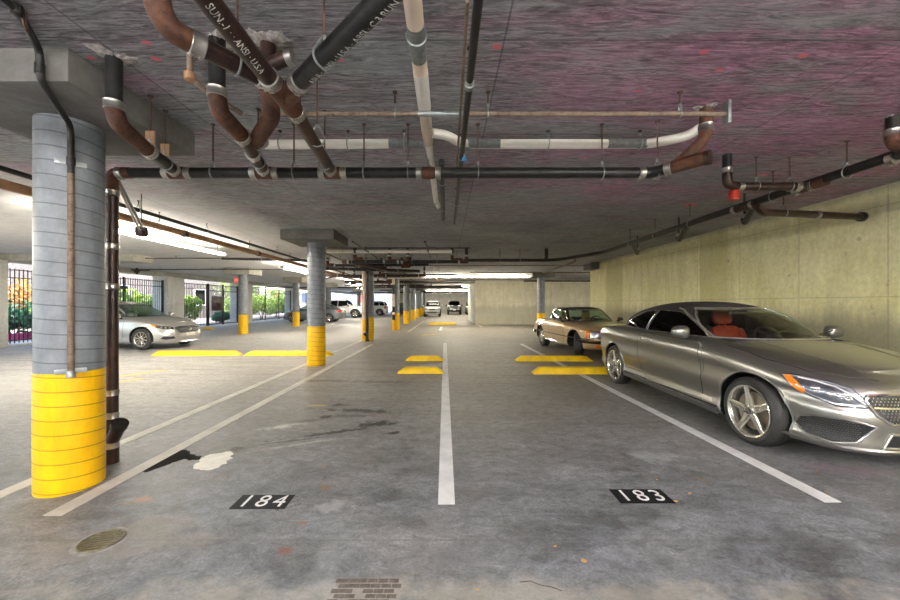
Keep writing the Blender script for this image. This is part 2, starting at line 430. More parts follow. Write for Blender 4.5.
M['clamp'] = simple('stainless band', '#b4b1ab', .32, .95, .15, 20)
M['galv'] = simple('galvanised steel', '#9aa09f', .4, .7, .2, 12)
M['pvc'] = simple('off white pipe', '#e4dfd5', .4, 0, .06, 5)
M['cream'] = simple('cream pipe', '#dcc9b4', .45, 0, .12, 4)
M['foil'] = simple('grey tape wrap', '#7c7f7e', .4, .4, .2, 30)
M['plaster'] = simple('white patching plaster', '#b9b2af', .9, 0, .45, 24, bump=.6)
M['blue'] = simple('blue plastic', '#2b7fb8', .4)
M['red'] = simple('red fitting', '#b03420', .5)
M['white'] = simple('white road paint', '#d6d6d6', .6, 0, .12, 5)
M['whitefade'] = simple('faded road paint', '#b9b5ab', .65, 0, .16, 4)
M['yellow'] = simple('yellow kerb paint', '#fdca12', .5, 0, .15, 4, bump=.1)
M['smear'] = simple('yellowish residue', '#a8965a', .7, 0, .3, 10)
M['yellowfade'] = simple('faded yellow paint', '#d9b04a', .6, 0, .2, 4)
M['black'] = simple('black stencil paint', '#16181b', .7, 0, .2, 12, spec=.2)
M['oil'] = simple('dark oil', '#48423a', .35, 0, .3, 12)
M['patch'] = simple('asphalt patch', '#211f1d', .9, 0, .2, 30, bump=.3, spec=.05)
M['spill'] = simple('dried white paint', '#dcd9cd', .6, 0, .1, 12)
M['leaf'] = simple('dry leaf', '#b88a55', .7, 0, .3, 20)
M['brass'] = simple('dull brass grate', '#6b6552', .45, .5, .25, 20)
M['lamphouse'] = simple('white enamel', '#d9d6cb', .4)
M['tube'] = emis('lit fluorescent tube', (1., .93, .80), 140)
M['diffuser'] = emis('lit acrylic diffuser', (1., .90, .70), 55)
M['tubecool'] = emis('lit cool fluorescent tube', (1., .98, .96), 88)
M['fence'] = simple('black fence steel', '#1d1c1c', .45, .3)
M['exit'] = emis('red exit sign face', hx('#d8442e'), .8)
M['signwhite'] = simple('white sign', '#e8e4de', .5)
M['ground'] = simple('pale paving', '#a39c92', .8, 0, .15, 2)
M['shingle'] = simple('grey shingle wall', '#625d5c', .8, 0, .3, 8)
M['bush'] = leafmat('bush leaves', '#5c8230', '#b9d26a')
M['bushdark'] = leafmat('dark hedge leaves', '#1d4a3a', '#3f7a58')
M['bushorange'] = leafmat('orange flowering leaves', '#7d7a3c', '#d98a50')
M['bark'] = simple('bark', '#5a4636', .9)
M['magenta'] = simple('magenta edging', '#a03a78', .7)
M['tyre'] = simple('tyre rubber', '#2c2b29', .6, 0, .15, 20)
M['dark'] = simple('black plastic', '#151515', .5, 0, .2, 20)
M['rim'] = simple('machined alloy', '#d8d4c8', .22, .85, .06, 10)
M['rimdark'] = simple('shadow grey alloy', '#4a4844', .4, .6, .1, 10)
M['disc'] = simple('brake disc', '#8f8678', .4, .8, .1, 10)
M['chrome'] = simple('chrome', '#f0efec', .08, 1., .02, 3)
M['grill'] = simple('dark mesh', '#2b2c2e', .45, .4, .3, 30)
M['lens'] = glassmat('clear lamp lens', (.96, .97, 1.), .06)
M['lampin'] = simple('lamp reflector', '#b4b7bc', .2, .5, .1, 20)
M['lamphouse2'] = simple('lamp inner housing', '#5b5e63', .3, .5, .3, 30)
M['amber'] = simple('amber lens', '#ff8a1a', .12, 0, .1, 20, coat=1.)
M['tail'] = simple('red tail lens', '#d01818', .15, 0, .15, 20, coat=1.)
M['glass'] = glassmat('clear car glass', (.80, .88, .84), .05)
M['tint'] = glassmat('dark tinted glass', (.07, .08, .075), .03)
M['fabric'] = simple('dark soft top fabric', '#2d2a2a', .75, 0, .12, 60, bump=.2)
M['redleather'] = simple('red leather', '#cf4a33', .4, 0, .15, 8)
M['tanleather'] = simple('tan leather', '#a07a50', .5, 0, .15, 8)
M['greyseat'] = simple('grey seat', '#8d8d8d', .7)
M['plate'] = simple('number plate', '#d8d4c4', .5, 0, .1, 8)
def paint(name, col, metal=.6, rough=.3):
    m = simple(name, col, rough, metal, .04, 2., coat=1.); return m
M['mercpaint'] = paint('grey metallic paint', '#8c8b85', .85, .31)
M['goldpaint'] = paint('champagne gold paint', '#d0b288', .5, .3)
M['silverpaint'] = paint('silver paint', '#bdbbb5', .7, .3)
M['greypaint'] = paint('mid grey paint', '#7b7f84', .7, .3)
M['whitepaint'] = paint('white paint', '#e6e6e6', 0., .3)
M['darkpaint'] = paint('dark grey paint', '#4a4c4f', .5, .3)
# ---------------- the setting ----------------
def struct(name, mb, mat, label=None, bevel=0.):
    o = mb.build(name, mat, None, smooth=30, bevel=bevel); o['kind'] = 'structure'
    if label: o['label'] = label
    return o
WX, WEND = 5.85, 14.8
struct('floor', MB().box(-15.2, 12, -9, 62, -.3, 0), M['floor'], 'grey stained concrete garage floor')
struct('ceiling', MB().box(-15.2, 12, -9, 62, CEIL, CEIL+.35), M['ceil'], 'low formed concrete ceiling with mauve stains')
struct('wall_right', MB().box(WX, WX+.4, -9, WEND, 0, CEIL), M['wall'], 'olive board-formed concrete wall on the right')
struct('wall_back', MB().box(-15.2, WX, -9.4, -9, 0, CEIL), M['wallfar'], 'concrete wall behind the viewer')
struct('wall_center', MB().box(1.94, 11.5, 24.4, 24.8, 0, CEIL), M['wallfar'], 'grey concrete wall across the end of the right bays')
struct('wall_core', MB().box(1.94, 2.2, 24.8, 32., 0, CEIL), M['wallwhite'], 'end wall of the core beside the drive aisle, coloured white as its lit side')  # light falling on this side is put into a whiter concrete
struct('wall_side', MB().box(11.5, 12, WEND, 62, 0, CEIL), M['wallfar'], 'concrete wall closing the right bay')
struct('wall_return', MB().box(WX+.4, 12, WEND-.4, WEND, 0, CEIL), M['wallfar'], 'concrete return behind the right wall')
struct('wall_far', MB().box(-4.4, 12, 56, 56.4, 0, CEIL), M['wallwhite'], 'pale wall at the far end of the garage')
struct('wall_far_left', MB().box(-7.2, -4.4, 50, 50.4, 0, CEIL), M['wallfar'], 'dim wall behind the far left bays')
struct('trim_1', MB().box(-15.0, -13.9, -9, 62, 2.80, CEIL-.001), M['panelw'], 'pale edge beam above the fence')
struct('trim_2', MB().box(-13.9, -9.95, 11.6, 12.4, 2.76, CEIL-.001), M['panelw'], 'drop beam over the outer bays')
struct('trim_3', MB().box(WX-.32, WX-.005, WEND-.9, WEND-.1, 2.72, CEIL-.001), M['panel'], 'drop panel at the end of the right wall')
struct('ground_outside', MB().box(-60, -15.2, -30, 110, -.32, -.02), M['ground'], 'pale paving beyond the fence')
struct('ground_far', MB().box(-15.2, 12, 62, 110, -.32, -.02), M['ground'], 'paving beyond the far end')
# fence pillars
for (y0, y1, wh) in ((11.1, 11.72, 'beside the left frame edge'), (18.45, 19.6, 'behind the silver sedan'), (25.1, 26.5, 'behind the round yellow-footed column with the exit sign'), (33.6, 34.9, 'beyond the gate'), (3.6, 4.7, 'left of the view'), (42, 43.2, 'far down the fence')):
    t = MB().box(-14.85, -14.05, y0, y1, 0, 2.799).build('concrete_pillar', M['wallwhite'], None, bevel=.015)
    tag(t, 'square pale concrete pillar in the fence line, '+wh, 'pillar', 'square fence pillars')

# round columns
def column(x, y, label, r=.197, zt=2.77, pan=(.57, .57), yel=.89, pale=False, panel=True):
    c = thing('round_column', label, 'column', (x, y, 0), 'round yellow-footed columns')
    c0 = Vector((x, y, 0))
    MB().lathe([(yel, r), (zt, r)], c0, 'z', 48).build('shaft', M['colgrey'], c)
    MB().lathe([(.0, r+.001), (.02, r+.004), (yel-.004, r+.004), (yel, r+.001)], c0, 'z', 48).build('painted_base', M['colyel'], c)
    if panel:
        MB().box(x-pan[0], x+pan[0], y-pan[1], y+pan[1], zt, CEIL-.001).build('drop_panel', M['panelw'] if pale else M['panel'], c, bevel=.01)
    return c
CXR = -2.90
rows = [2.82, 8.31, 13.8, 19.3, 24.8, 30.3, 35.8, 41.3, 46.8]
names = ['large round grey column with yellow foot in the left foreground, conduit strapped to it',
         'second round grey column of the aisle row, bare, alone in front of the far sedan',
         'third round column of the aisle row, with a dark drain pipe standing at its left',
         'fourth round column of the aisle row, with a pale black-banded pipe at its left',
         'fifth round column of the aisle row, first of the close far cluster',
         'sixth round column of the aisle row, second in the far cluster',
         'seventh round column of the aisle row, third in the far cluster',
         'eighth round column of the aisle row, just left of the far white car',
         'last round column of the aisle row, hidden half behind the others']
CXS = [CXR, -2.95, -2.92, -2.66, -2.69, -2.74, -2.77, -2.8, -2.84]
for i, y in enumerate(rows): column(CXS[i], y, names[i])
column(-9.3, 16.75, 'round grey column with yellow foot beside the exit sign and gate', zt=2.71, pale=True)
column(-9.2, 22.4, 'round grey column with yellow foot in front of the grey sedan', zt=2.66, pale=True)
column(-9.2, 28.6, 'round column farther left behind the grey sedan', zt=2.66, pale=True)
column(-9.2, 38.5, 'round column over the white off-roader', zt=2.66, pale=True)
column(5.02, 19.3, 'slim round column with yellow foot behind the gold coupe', r=.197)

# ---- painted markings ----
def strip(name, p, q, w, mat, label, cat, group, h=.004, ends=(0, 0)):
    p, q = Vector(p), Vector(q); d = (q-p); d.z = 0; d.normalize(); n = Vector((-d.y, d.x, 0))
    mb = MB(); n_ = 12; 
    pts = []
    for i in range(n_+1):
        c = p.lerp(q, i/n_); pts.append((c+n*w/2, c-n*w/2))
    top = [[mb.bm.verts.new((a.x, a.y, h)) for a in pr] for pr in pts]; bot = [[mb.bm.verts.new((a.x, a.y, 0.0005)) for a in pr] for pr in pts]
    for i in range(n_):
        a, b = top[i], top[i+1]; c, d_ = bot[i], bot[i+1]
        mb.bm.faces.new((a[0], a[1], b[1], b[0])); mb.bm.faces.new((c[0], d_[0], d_[1], c[1]))
        mb.bm.faces.new((a[0], b[0], d_[0], c[0])); mb.bm.faces.new((a[1], c[1], d_[1], b[1]))
    mb.bm.faces.new((top[0][0], bot[0][0], bot[0][1], top[0][1])); mb.bm.faces.new((top[-1][0], top[-1][1], bot[-1][1], bot[-1][0]))
    o = mb.build(name, mat, None, smooth=0); return tag(o, label, cat, group)
G = 'white bay lines painted on the floor'
strip('parking_line', onfloor(446.5, 504.5), (-.035, 12.9, 0), .118, M['white'], 'thick white bay line running up the centre between numbers 184 and 183', 'parking line', G)
strip('parking_line', onfloor(833, 502.5), onfloor(521, 344), .12, M['white'], 'white bay line slanting along the left side of the grey convertible', 'parking line', G)
strip('parking_line', onfloor(52, 516), onfloor(372, 344.5), .125, M['whitefade'], 'faded white bay line passing just right of the foreground column', 'parking line', G)
strip('parking_line', onfloor(-40, 512), onfloor(366, 338.5), .125, M['whitefade'], 'faded white bay line passing left behind the foreground column', 'parking line', G)
strip('parking_line', onfloor(440, 330.5), onfloor(441.5, 327), .12, M['white'], 'short white dash far up the aisle under the distant wheel stop', 'parking line', G)
strip('parking_line', onfloor(408, 332), onfloor(424, 321), .12, M['whitefade'], 'thin far line beside the column row', 'parking line', G)
strip('parking_line', onfloor(482, 327), onfloor(474, 323), .12, M['white'], 'short far line at the foot of the white core wall', 'parking line', G)
G2 = 'faded yellow stripes on the left floor'
strip('yellow_stripe', onfloor(113, 377.5), onfloor(166, 370), .10, M['yellowfade'], 'faded yellow floor stripe, the upper and longer of the pair near the silver sedan', 'floor stripe', G2)
strip('yellow_stripe', onfloor(108, 384), onfloor(142, 378.5), .10, M['yellowfade'], 'faded yellow floor stripe, the lower and shorter of the pair by the black drain pipe', 'floor stripe', G2)
strip('yellow_stripe', onfloor(421, 335), onfloor(438, 334.5), .3, M['yellowfade'], 'worn yellow smear on the aisle floor far beyond the centre line', 'floor stripe', G2)
strip('yellow_stripe', onfloor(476, 325), onfloor(489, 325), .2, M['yellow'], 'yellow mark at the foot of the core wall', 'floor stripe', G2)

def wheel_stop(x0, x1, y, w, h, label, mat='yellow'):
    n = 14; mb = MB(); prev = None
    for i in range(n+1):
        u = i/n; x = x0+(x1-x0)*u; e = min(u, 1-u)*(x1-x0)
        k = min(1, max(0., e/.14)); k = .15+.85*k
        prof = [(-w/2, .001), (-w/2*(.9), h*k*.55), (-w*.28, h*k), (w*.28, h*k), (w/2*.9, h*k*.55), (w/2, .001)]
        ring = [mb.bm.verts.new((x, y+a+random.uniform(-.003, .003), max(.001, b+random.uniform(-.003, .003)))) for a, b in prof]
        if prev:
            for j in range(6): mb.bm.faces.new((prev[j], prev[(j+1) % 6], ring[(j+1) % 6], ring[j]))
        else: mb.bm.faces.new(ring[::-1])
        prev = ring
    mb.bm.faces.new(prev)
    o = mb.build('wheel_stop', M[mat], None, smooth=40)
    return tag(o, label, 'wheel stop', 'yellow concrete wheel stops')
def ws_px(px0, px1, pybot, depth, h, label, mat='yellow'):
    a, b = onfloor(px0, pybot), onfloor(px1, pybot); wheel_stop(a.x, b.x, a.y+depth/2, depth, h, label, mat)
ws_px(397.5, 443.5, 373.8, .24, .115, 'short yellow wheel stop beside the centre line, the nearer one')
ws_px(405.5, 443.5, 361.2, .24, .115, 'short yellow wheel stop beside the centre line, the one behind')
ws_px(534, 632, 374.5, .26, .125, 'long yellow wheel stop across the right bay line, nearest behind the convertible')
ws_px(516.5, 593.5, 361.5, .26, .12, 'long yellow wheel stop ending under the front of the gold coupe')
ws_px(150, 237.5, 356, .3, .12, 'long yellow wheel stop in front of the silver sedan nose')
ws_px(243, 331, 356, .3, .12, 'long yellow wheel stop passing behind the second column')
ws_px(428, 456.5, 324.8, .35, .14, 'far yellow wheel stop in the middle of the aisle end')
ws_px(200, 212, 330, .3, .14, 'small dull wheel stop by the gate foot', 'yellowfade')

# stall numbers
def stall_number(s, x0, x1, y0, y1, label):
    c = ((x0+x1)/2, (y0+y1)/2)
    t = thing('stall_number', label, 'floor number', (c[0], c[1], 0), 'stencilled stall numbers')
    MB().box(x0, x1, y0, y1, .0005, .003).build('black_patch', M['black'], t, smooth=0)
    w = x1-x0
    for i, ch in enumerate(s):
        cx = c[0]+(i-1)*w*.31
        text_obj('digit', ch, .20, M['white'], t, lambda u, v, k, cx=cx: Vector((cx+u*.92, c[1]+v*1.05, .0032+k)), .0, .0015)
stall_number('184', -1.48, -1.10, 2.485, 2.665, 'black floor patch with white stencilled number 184')
stall_number('183', 1.225, 1.61, 2.555, 2.745, 'black floor patch with white stencilled number 183')

# floor drain
d0 = onfloor(101.5, 541); 
t = thing('floor_drain', 'round slotted floor drain cover near the yellow column foot', 'drain', (d0.x, d0.y, 0))
R_ = .105
mb = MB().torus((d0.x, d0.y, .004), (0, 0, 1), R_, .006, 40, 6); mb.build('rim', M['brass'], t)
mb = MB().lathe([(.0005, R_-.004), (.002, R_-.004)], (d0.x, d0.y, 0), 'z', 40); mb.build('sump', M['dark'], t)
mb = MB()
for i in range(-4, 5):
    o = i*.0225; l = math.sqrt(max(0, (R_-.006)**2-o*o)); dv = Vector((math.cos(.25), math.sin(.25), 0)); nv = Vector((-dv.y, dv.x, 0))
    mb.obox((d0.x+nv.x*o, d0.y+nv.y*o, .0045), dv, nv, Vector((0, 0, 1)), l, .0062, .002)
mb.build('grate_bars', M['brass'], t, smooth=0)
mb = MB().lathe([(.0004, R_+.028), (.0014, R_+.02), (.0014, R_+.004)], (d0.x, d0.y, 0), 'z', 40, 1, False)
mb.build('mortar_collar', simple('mortar', '#8b8882', .9, 0, .25, 14), t)

# irregular flat patches: outline given as image points, laid on the floor
def blob(name, pts, mat, label, cat, group=None, jag=.012, h=.003):
    P = [onfloor(*p) for p in pts]; out = []
    for i in range(len(P)):
        a, b = P[i], P[(i+1) % len(P)]
        n = max(2, int((b-a).length/.008)); nn = Vector((-(b-a).y, (b-a).x, 0)).normalized(); ph = random.uniform(0, 9)
        for k in range(n):
            q = a.lerp(b, k/n)+nn*jag*(.6*math.sin(ph+k*.13)+.4*math.sin(ph*2+k*.41)+random.uniform(-.35, .35))*math.sin(PI*k/n); out.append(Vector((q.x, q.y, h)))
    bm = bmesh.new(); f = bm.faces.new([bm.verts.new(v) for v in out])
    r = bmesh.ops.extrude_face_region(bm, geom=[f])
    for g in r['geom']:
        if isinstance(g, bmesh.types.BMVert): g.co.z = .0006
    mb = MB(); mb.bm.free(); mb.bm = bm
    return tag(mb.build(name, mat, None, smooth=0), label, cat, group)
blob('asphalt_patch', [(143, 471), (147, 463), (160, 456), (182, 450), (190, 452), (196, 456), (206, 457), (196, 460), (184, 459), (170, 464), (155, 469), (148, 472)], M['patch'], 'ragged black asphalt patch beside the faded bay line, left of a white spill', 'floor patch', None, .02)
blob('white_spill', [(193, 468), (199, 460), (206, 456), (222, 453), (232, 452), (233, 458), (226, 464), (214, 469), (204, 470)], M['spill'], 'white dried paint spill touching the asphalt patch', 'floor stain', None, .028)
mb = MB()   # muddy tyre print
q0 = onfloor(365, 590)
for r in range(5):
    for c in range(6):
        if random.random() < .1: continue
        p = onfloor(337+c*10.5+(r % 2)*5-r*2.5, 579+r*5.2); q = onfloor(337+(c+.86)*10.5+(r % 2)*5-r*2.5, 579+(r+.72)*5.2)
        mb.box(p.x, q.x, q.y, p.y, .0005, .0025)
tag(mb.build('tyre_print', simple('dried mud', '#5f574f', .85, 0, .3, 30), None, smooth=0), 'brick-patterned muddy tyre print at the bottom edge of the floor', 'tyre print')
mb = MB()
for r in range(3):
    for c in range(6):
        p = onfloor(276+c*4.6+r*1.5-2, 503+r*3.6-c*1.2)
        mb.obox((p.x, p.y, .0015), Vector((.9, .45, 0)), Vector((-.45, .9, 0)), Vector((0, 0, 1)), .011, .007, .001)
tag(mb.build('tyre_print', simple('faint mud', '#68645f', .85, 0, .3, 30), None, smooth=0), 'faint muddy tread print overlapping the right corner of the 184 patch', 'tyre print')
# hairline crack
mb = MB(); pts = [onfloor(x, y, .001) for x, y in ((520, 582), (530, 581), (540, 585), (552, 587), (562, 591))]
mb.tube(pts, .0016, 6); tag(mb.build('crack', M['dark'], None), 'hairline crack in the floor at the bottom centre right', 'crack')
# dry leaves: curled, each its own
def leaf(px, py, s, label):
    p = onfloor(px, py); bm = bmesh.new(); n = 7; rot = random.uniform(0, 6.28); rows_ = []
    for i in range(n):
        u = i/(n-1); w = s*.42*math.sin(PI*min(.98, u*.96+.03))**.8
        x = (u-.5)*s; z = .004+s*.25*(abs(u-.5)*1.4)**2
        rows_.append([bm.verts.new((x, j*w, z+abs(j)*s*.16)) for j in (-1, 0, 1)])
    for i in range(n-1):
        for j in range(2): bm.faces.new((rows_[i][j], rows_[i][j+1], rows_[i+1][j+1], rows_[i+1][j]))
    bmesh.ops.solidify(bm, geom=bm.faces[:], thickness=.0012)
    bmesh.ops.rotate(bm, verts=bm.verts, cent=(0, 0, 0), matrix=Matrix.Rotation(rot, 3, 'Z'))
    zm = min(v.co.z for v in bm.verts)
    bmesh.ops.translate(bm, verts=bm.verts, vec=(p.x, p.y, .001-zm))
    mb = MB(); mb.bm.free(); mb.bm = bm
    tag(mb.build('dry_leaf', M['leaf'], None, smooth=50), label, 'leaf', 'dry leaves on the floor')
for a in ((584, 562, .035, 'curled dry leaf at the bottom centre right, the largest'), (555, 547, .022, 'small dry leaf just left above the largest leaf'),
          (228, 477, .028, 'pale dry leaf above the 184 patch'), (690, 494, .03, 'dry leaf at the right end of the 183 patch'),
          (657, 480, .02, 'tiny pale leaf above the 183 patch'), (827, 493, .03, 'dry leaf lying on the end of the right bay line'),
          (818, 472, .03, 'yellow leaf under the convertible bumper'), (676, 502, .03, 'flat leaf touching the 183 patch corner'),
          (437, 377, .05, 'pale leaf just below the near short wheel stop'), (383, 383, .05, 'leaf left of the near short wheel stop'),
          (478, 590, .015, 'tiny leaf fragment near the bottom edge'), (597, 441, .03, 'small leaf in bay 183 near the convertible')): leaf(*a)
p = onfloor(70, 503)
# ---------------- pipes ----------------
V = Vector
def pipe(name, label, mat, pts, r, group='drain and water pipes under the ceiling', rad=.1, cat='pipe', seg=16, pname='pipe'):
    pts = [V(p) for p in pts]
    t = thing(name, label, cat, pts[0], group)
    MB().tube(fillet(pts, rad) if len(pts) > 2 else pts, r, seg).build(pname, mat, t, smooth=50)
    return t
def seg_part(t, name, mat, pts, r, rad=.1, seg=16):
    pts = [V(p) for p in pts]
    return MB().tube(fillet(pts, rad) if len(pts) > 2 else pts, r, seg).build(name, mat, t, smooth=50)
def clamp(t, p, d, r, L=.055):
    """no-hub coupling: steel band with two worm screws"""
    p, d = V(p), V(d).normalized(); a = p-d*L/2; b = p+d*L/2
    rr = r+.004
    mb = MB().tube([a, a+d*.004, a+d*.012, p, b-d*.012, b-d*.004, b], rr, 18, True, [rr, rr+.004, rr+.001, rr+.0025, rr+.001, rr+.004, rr])
    s = d.cross(V((0, 0, 1))) if abs(d.z) < .9 else V((1, 0, 0)); s.normalize(); n = s.cross(d)
    for k in (-.3, .3): mb.obox(p+d*L*k+n*(-rr-.004), d, s, n, .006, .013, .006)
    return mb.build('coupling', M['clamp'], t)
def hanger(t, p, r, ztop=None, mat='galv', ring=True, d=(1, 0, 0)):
    """clevis hanger: threaded rod to the slab and a loop round the pipe"""
    p = V(p); zt = (ztop or CEIL)-.002
    h = MB().cyl((p.x, p.y, p.z+r+.03), (p.x, p.y, zt), .0065, 8)
    h.cyl((p.x, p.y, zt-.008), (p.x, p.y, zt), .018, 10)
    o = h.build('hanger_rod', M['rod'], t)
    d = V(d).normalized(); a = d.cross(V((0, 0, 1))).normalized()
    mb = MB(); pts = [p+a*math.sin(f)*(r+.006)-V((0, 0, 1))*math.cos(f)*(r+.006) for f in [(-1+2*i/14)*2.35 for i in range(15)]]
    pts = [V((p.x, p.y, p.z+r+.045))+a*-.012]+pts+[V((p.x, p.y, p.z+r+.045))+a*.012]
    mb.tube(pts, .0055, 6); mb.cyl((p.x, p.y, p.z+r+.03), (p.x, p.y, p.z+r+.055), .012, 8)
    mb.build('clevis', M[mat], t)

# --- main transverse drain ---
R = .046
ZM = at(0, 173, 3.21).z; YM = 3.21
def mx(px): return (px-CX)/F*YM
XL = mx(112)
t = pipe('drain_main', 'long black drain pipe slung across the whole foreground under the ceiling', M['iron'], [(XL+.16, YM, ZM), (mx(648), YM, ZM+.002)], R)
seg_part(t, 'elbow', M['rust'], [(XL, YM, ZM-.16), (XL, YM, ZM), (XL+.17, YM, ZM)], R+.003, .13)
for px in (121, 641, 656): clamp(t, (mx(px), YM, ZM), (1, 0, 0), R)
for px, in ((213,), (364,), (408,), (478,), (602,), (294,)): hanger(t, (mx(px), YM, ZM), R)
for px in (178, 265, 333): # tees with couplings
    seg_part(t, 'tee', M['rust'], [(mx(px)-.07, YM, ZM), (mx(px)+.07, YM, ZM)], R+.007)
    for s in (-1, 1): clamp(t, (mx(px)+s*.095, YM, ZM), (1, 0, 0), R)
seg_part(t, 'tee', M['rust'], [(mx(423), YM, ZM), (mx(434), YM, ZM)], R+.005)
for px in (419, 438): clamp(t, (mx(px), YM, ZM), (1, 0, 0), R, .05)
e0 = V((mx(650), YM, ZM)); e1 = V((2.055, 2.885, ZM))
dv = (e1-e0).normalized()
seg_part(t, 'end_pipe', M['iron'], [e0-V((.06, 0, 0)), e0, e0+dv*.14], R, .05)
seg_part(t, 'tee', M['rust'], [e0+dv*.14, e1], R+.006)
clamp(t, e0+dv*.15, dv, R+.002)
seg_part(t, 'cleanout_cap', M['iron2'], [e1-dv*.005, e1+dv*.03], R+.012)
rt = atz(706, 108, CEIL-.003)
seg_part(t, 'riser', M['rust'], [e0+dv*.2, V((rt.x-.02, rt.y-.0, ZM+.17)), V((rt.x, rt.y, ZM+.24)), rt], R, .1)
clamp(t, V((rt.x, rt.y, ZM+.27)), (0, 0, 1), R+.002)
hanger(t, e0+dv*.06, R)
def plaster(p, r, label):
    bm = bmesh.new(); n = 36; top = bm.verts.new((p.x, p.y, CEIL-.012)); ring = []; out = []
    for k in range(n):
        a = 2*PI*k/n; q = r*(1+.35*math.sin(a*3+r*90)+random.uniform(-.25, .25))
        ring.append(bm.verts.new((p.x+math.cos(a)*q*.75, p.y+math.sin(a)*q*.75, CEIL-random.uniform(.004, .016))))
        out.append(bm.verts.new((p.x+math.cos(a)*q*1.3, p.y+math.sin(a)*q*1.3, CEIL-.001)))
    for k in range(n):
        j = (k+1) % n; bm.faces.new((top, ring[k], ring[j])); bm.faces.new((ring[k], out[k], out[j], ring[j]))
    bm.faces.new(out)
    mb = MB(); mb.bm.free(); mb.bm = bm
    tag(mb.build('patching_plaster', M['plaster'], None, smooth=0), label, 'plaster patch', 'plaster round the risers')
plaster(rt, .055, 'white and rusty plaster patch where the right riser of the main drain meets the ceiling')

# standing drop beside the foreground column
xd, yd = XL, YM
t = pipe('standing_drain', 'dark drain pipe standing behind the foreground column with an angled cleanout near the floor', M['iron2'], [(xd, yd, ZM-.15), (xd, yd, .30)], R)
clamp(t, (xd, yd, ZM-.18), (0, 0, 1), R); clamp(t, (xd, yd, .62), (0, 0, 1), R); clamp(t, (xd, yd, .42), (0, 0, 1), R); clamp(t, (xd, yd, .16), (0, 0, 1), R)
clamp(t, (xd, yd, 1.9), (0, 0, 1), R); clamp(t, (xd, yd, 1.55), (0, 0, 1), R)
seg_part(t, 'cleanout', M['iron2'], [(xd, yd, .20), (xd+.06, yd-.03, .27), (xd+.11, yd-.055, .34)], R+.006)
seg_part(t, 'cleanout_cap', M['iron'], [(xd+.105, yd-.052, .333), (xd+.13, yd-.065, .37)], R+.016)
seg_part(t, 'foot', M['iron2'], [(xd, yd, .30), (xd, yd, .001)], R+.004)

# B: rusty pipe running back along the view into the main
b0 = V((-.90, .55, ZM+.0)); b1 = V((mx(333), YM, ZM))
hub = V((-.90, 2.0, ZM))
t = pipe('branch_drain', 'dark rusty pipe with white lettering running away overhead from the top left', M['iron2'], [b0, hub], R, cat='pipe')
seg_part(t, 'junction', M['rust'], [hub-V((0, .10, 0)), hub+V((0, .16, 0))], R+.008)
clamp(t, hub+V((0, -.13, 0)), (0, 1, 0), R); clamp(t, hub+V((0, .19, 0)), (0, 1, 0), R)
seg_part(t, 'lower_pipe', M['iron2'], [hub+V((0, .15, 0)), b1-V((0, .06, 0))], R)
clamp(t, b1-V((0, .09, 0)), (0, 1, 0), R)
hanger(t, b1-V((0, .22, 0)), R, d=(0, 1, 0)); hanger(t, hub+V((0, .55, 0)), R, d=(0, 1, 0))
def pipe_text(t, s, p0, d, r, size, ang, name='lettering'):
    """white stencil wrapped on a pipe; d reading direction, ang where round the pipe"""
    p0 = V(p0); d = V(d).normalized(); e1 = d.cross(V((0, 0, 1))).normalized(); e2 = e1.cross(d)
    def fn(u, v, k):
        a = ang+v/r; return p0+d*u+(e1*math.cos(a)+e2*math.sin(a))*(r+.0006+k)
    return text_obj(name, s, size, M['letter'], t, fn, .0, .0008)
M['letter'] = simple('white stencil lettering', '#d8d4cf', .7, 0, .5, 40)
pipe_text(t, 'SUN.-1 \u00b7 \u00b7 ANSI \u00b7 U.S.A', (-.90, 1.55, ZM), (0, 1, 0), R, .042, -1.15)
# A: black pipe from the top centre, 45 degrees into the same junction
a1 = hub+V((.09, -.06, 0)); a0 = V((.47, .70, ZM+.02)); dA = (a0-a1).normalized()
t = pipe('branch_drain', 'black pipe with white lettering slanting down from the top centre', M['iron'], [a0, a1+dA*.03], R)
clamp(t, a1+dA*.06, dA, R); seg_part(t, 'wye', M['rust'], [hub+V((.0, .05, 0)), a1+dA*.05], R+.006)
hanger(t, a1+dA*.33, R, d=dA); hanger(t, a1+dA*1.1, R, d=dA)
pipe_text(t, 'ASUI \u00b7 ANSI \u00b7 U.S.A \u00b7 ABSI \u00b7 C.3 RUN', a1+dA*.52, dA, R, .045, 4.4)
# C: from the left
c1 = V((-.955, 1.95, ZM+.045)); c0 = V((-1.16, 1.70, ZM+.06)); dC = (c0-c1).normalized()
cu = [c0, c0+dC*.10, V((-1.25, 1.585, ZM+.13)), V((-1.25, 1.55, CEIL-.003))]
t = pipe('branch_drain', 'short dark pipe with a big rusty elbow rising at the top left', M['iron2'], [c1, c0], R)
seg_part(t, 'elbow', M['rust'], cu, R+.006, .12)
clamp(t, c0, dC, R+.003, .06); clamp(t, c1+dC*.02, dC, R)
hanger(t, c1+dC*.15, R, d=dC)
plaster(cu[-1], .06, 'plaster patch at the top of the big rusty elbow')
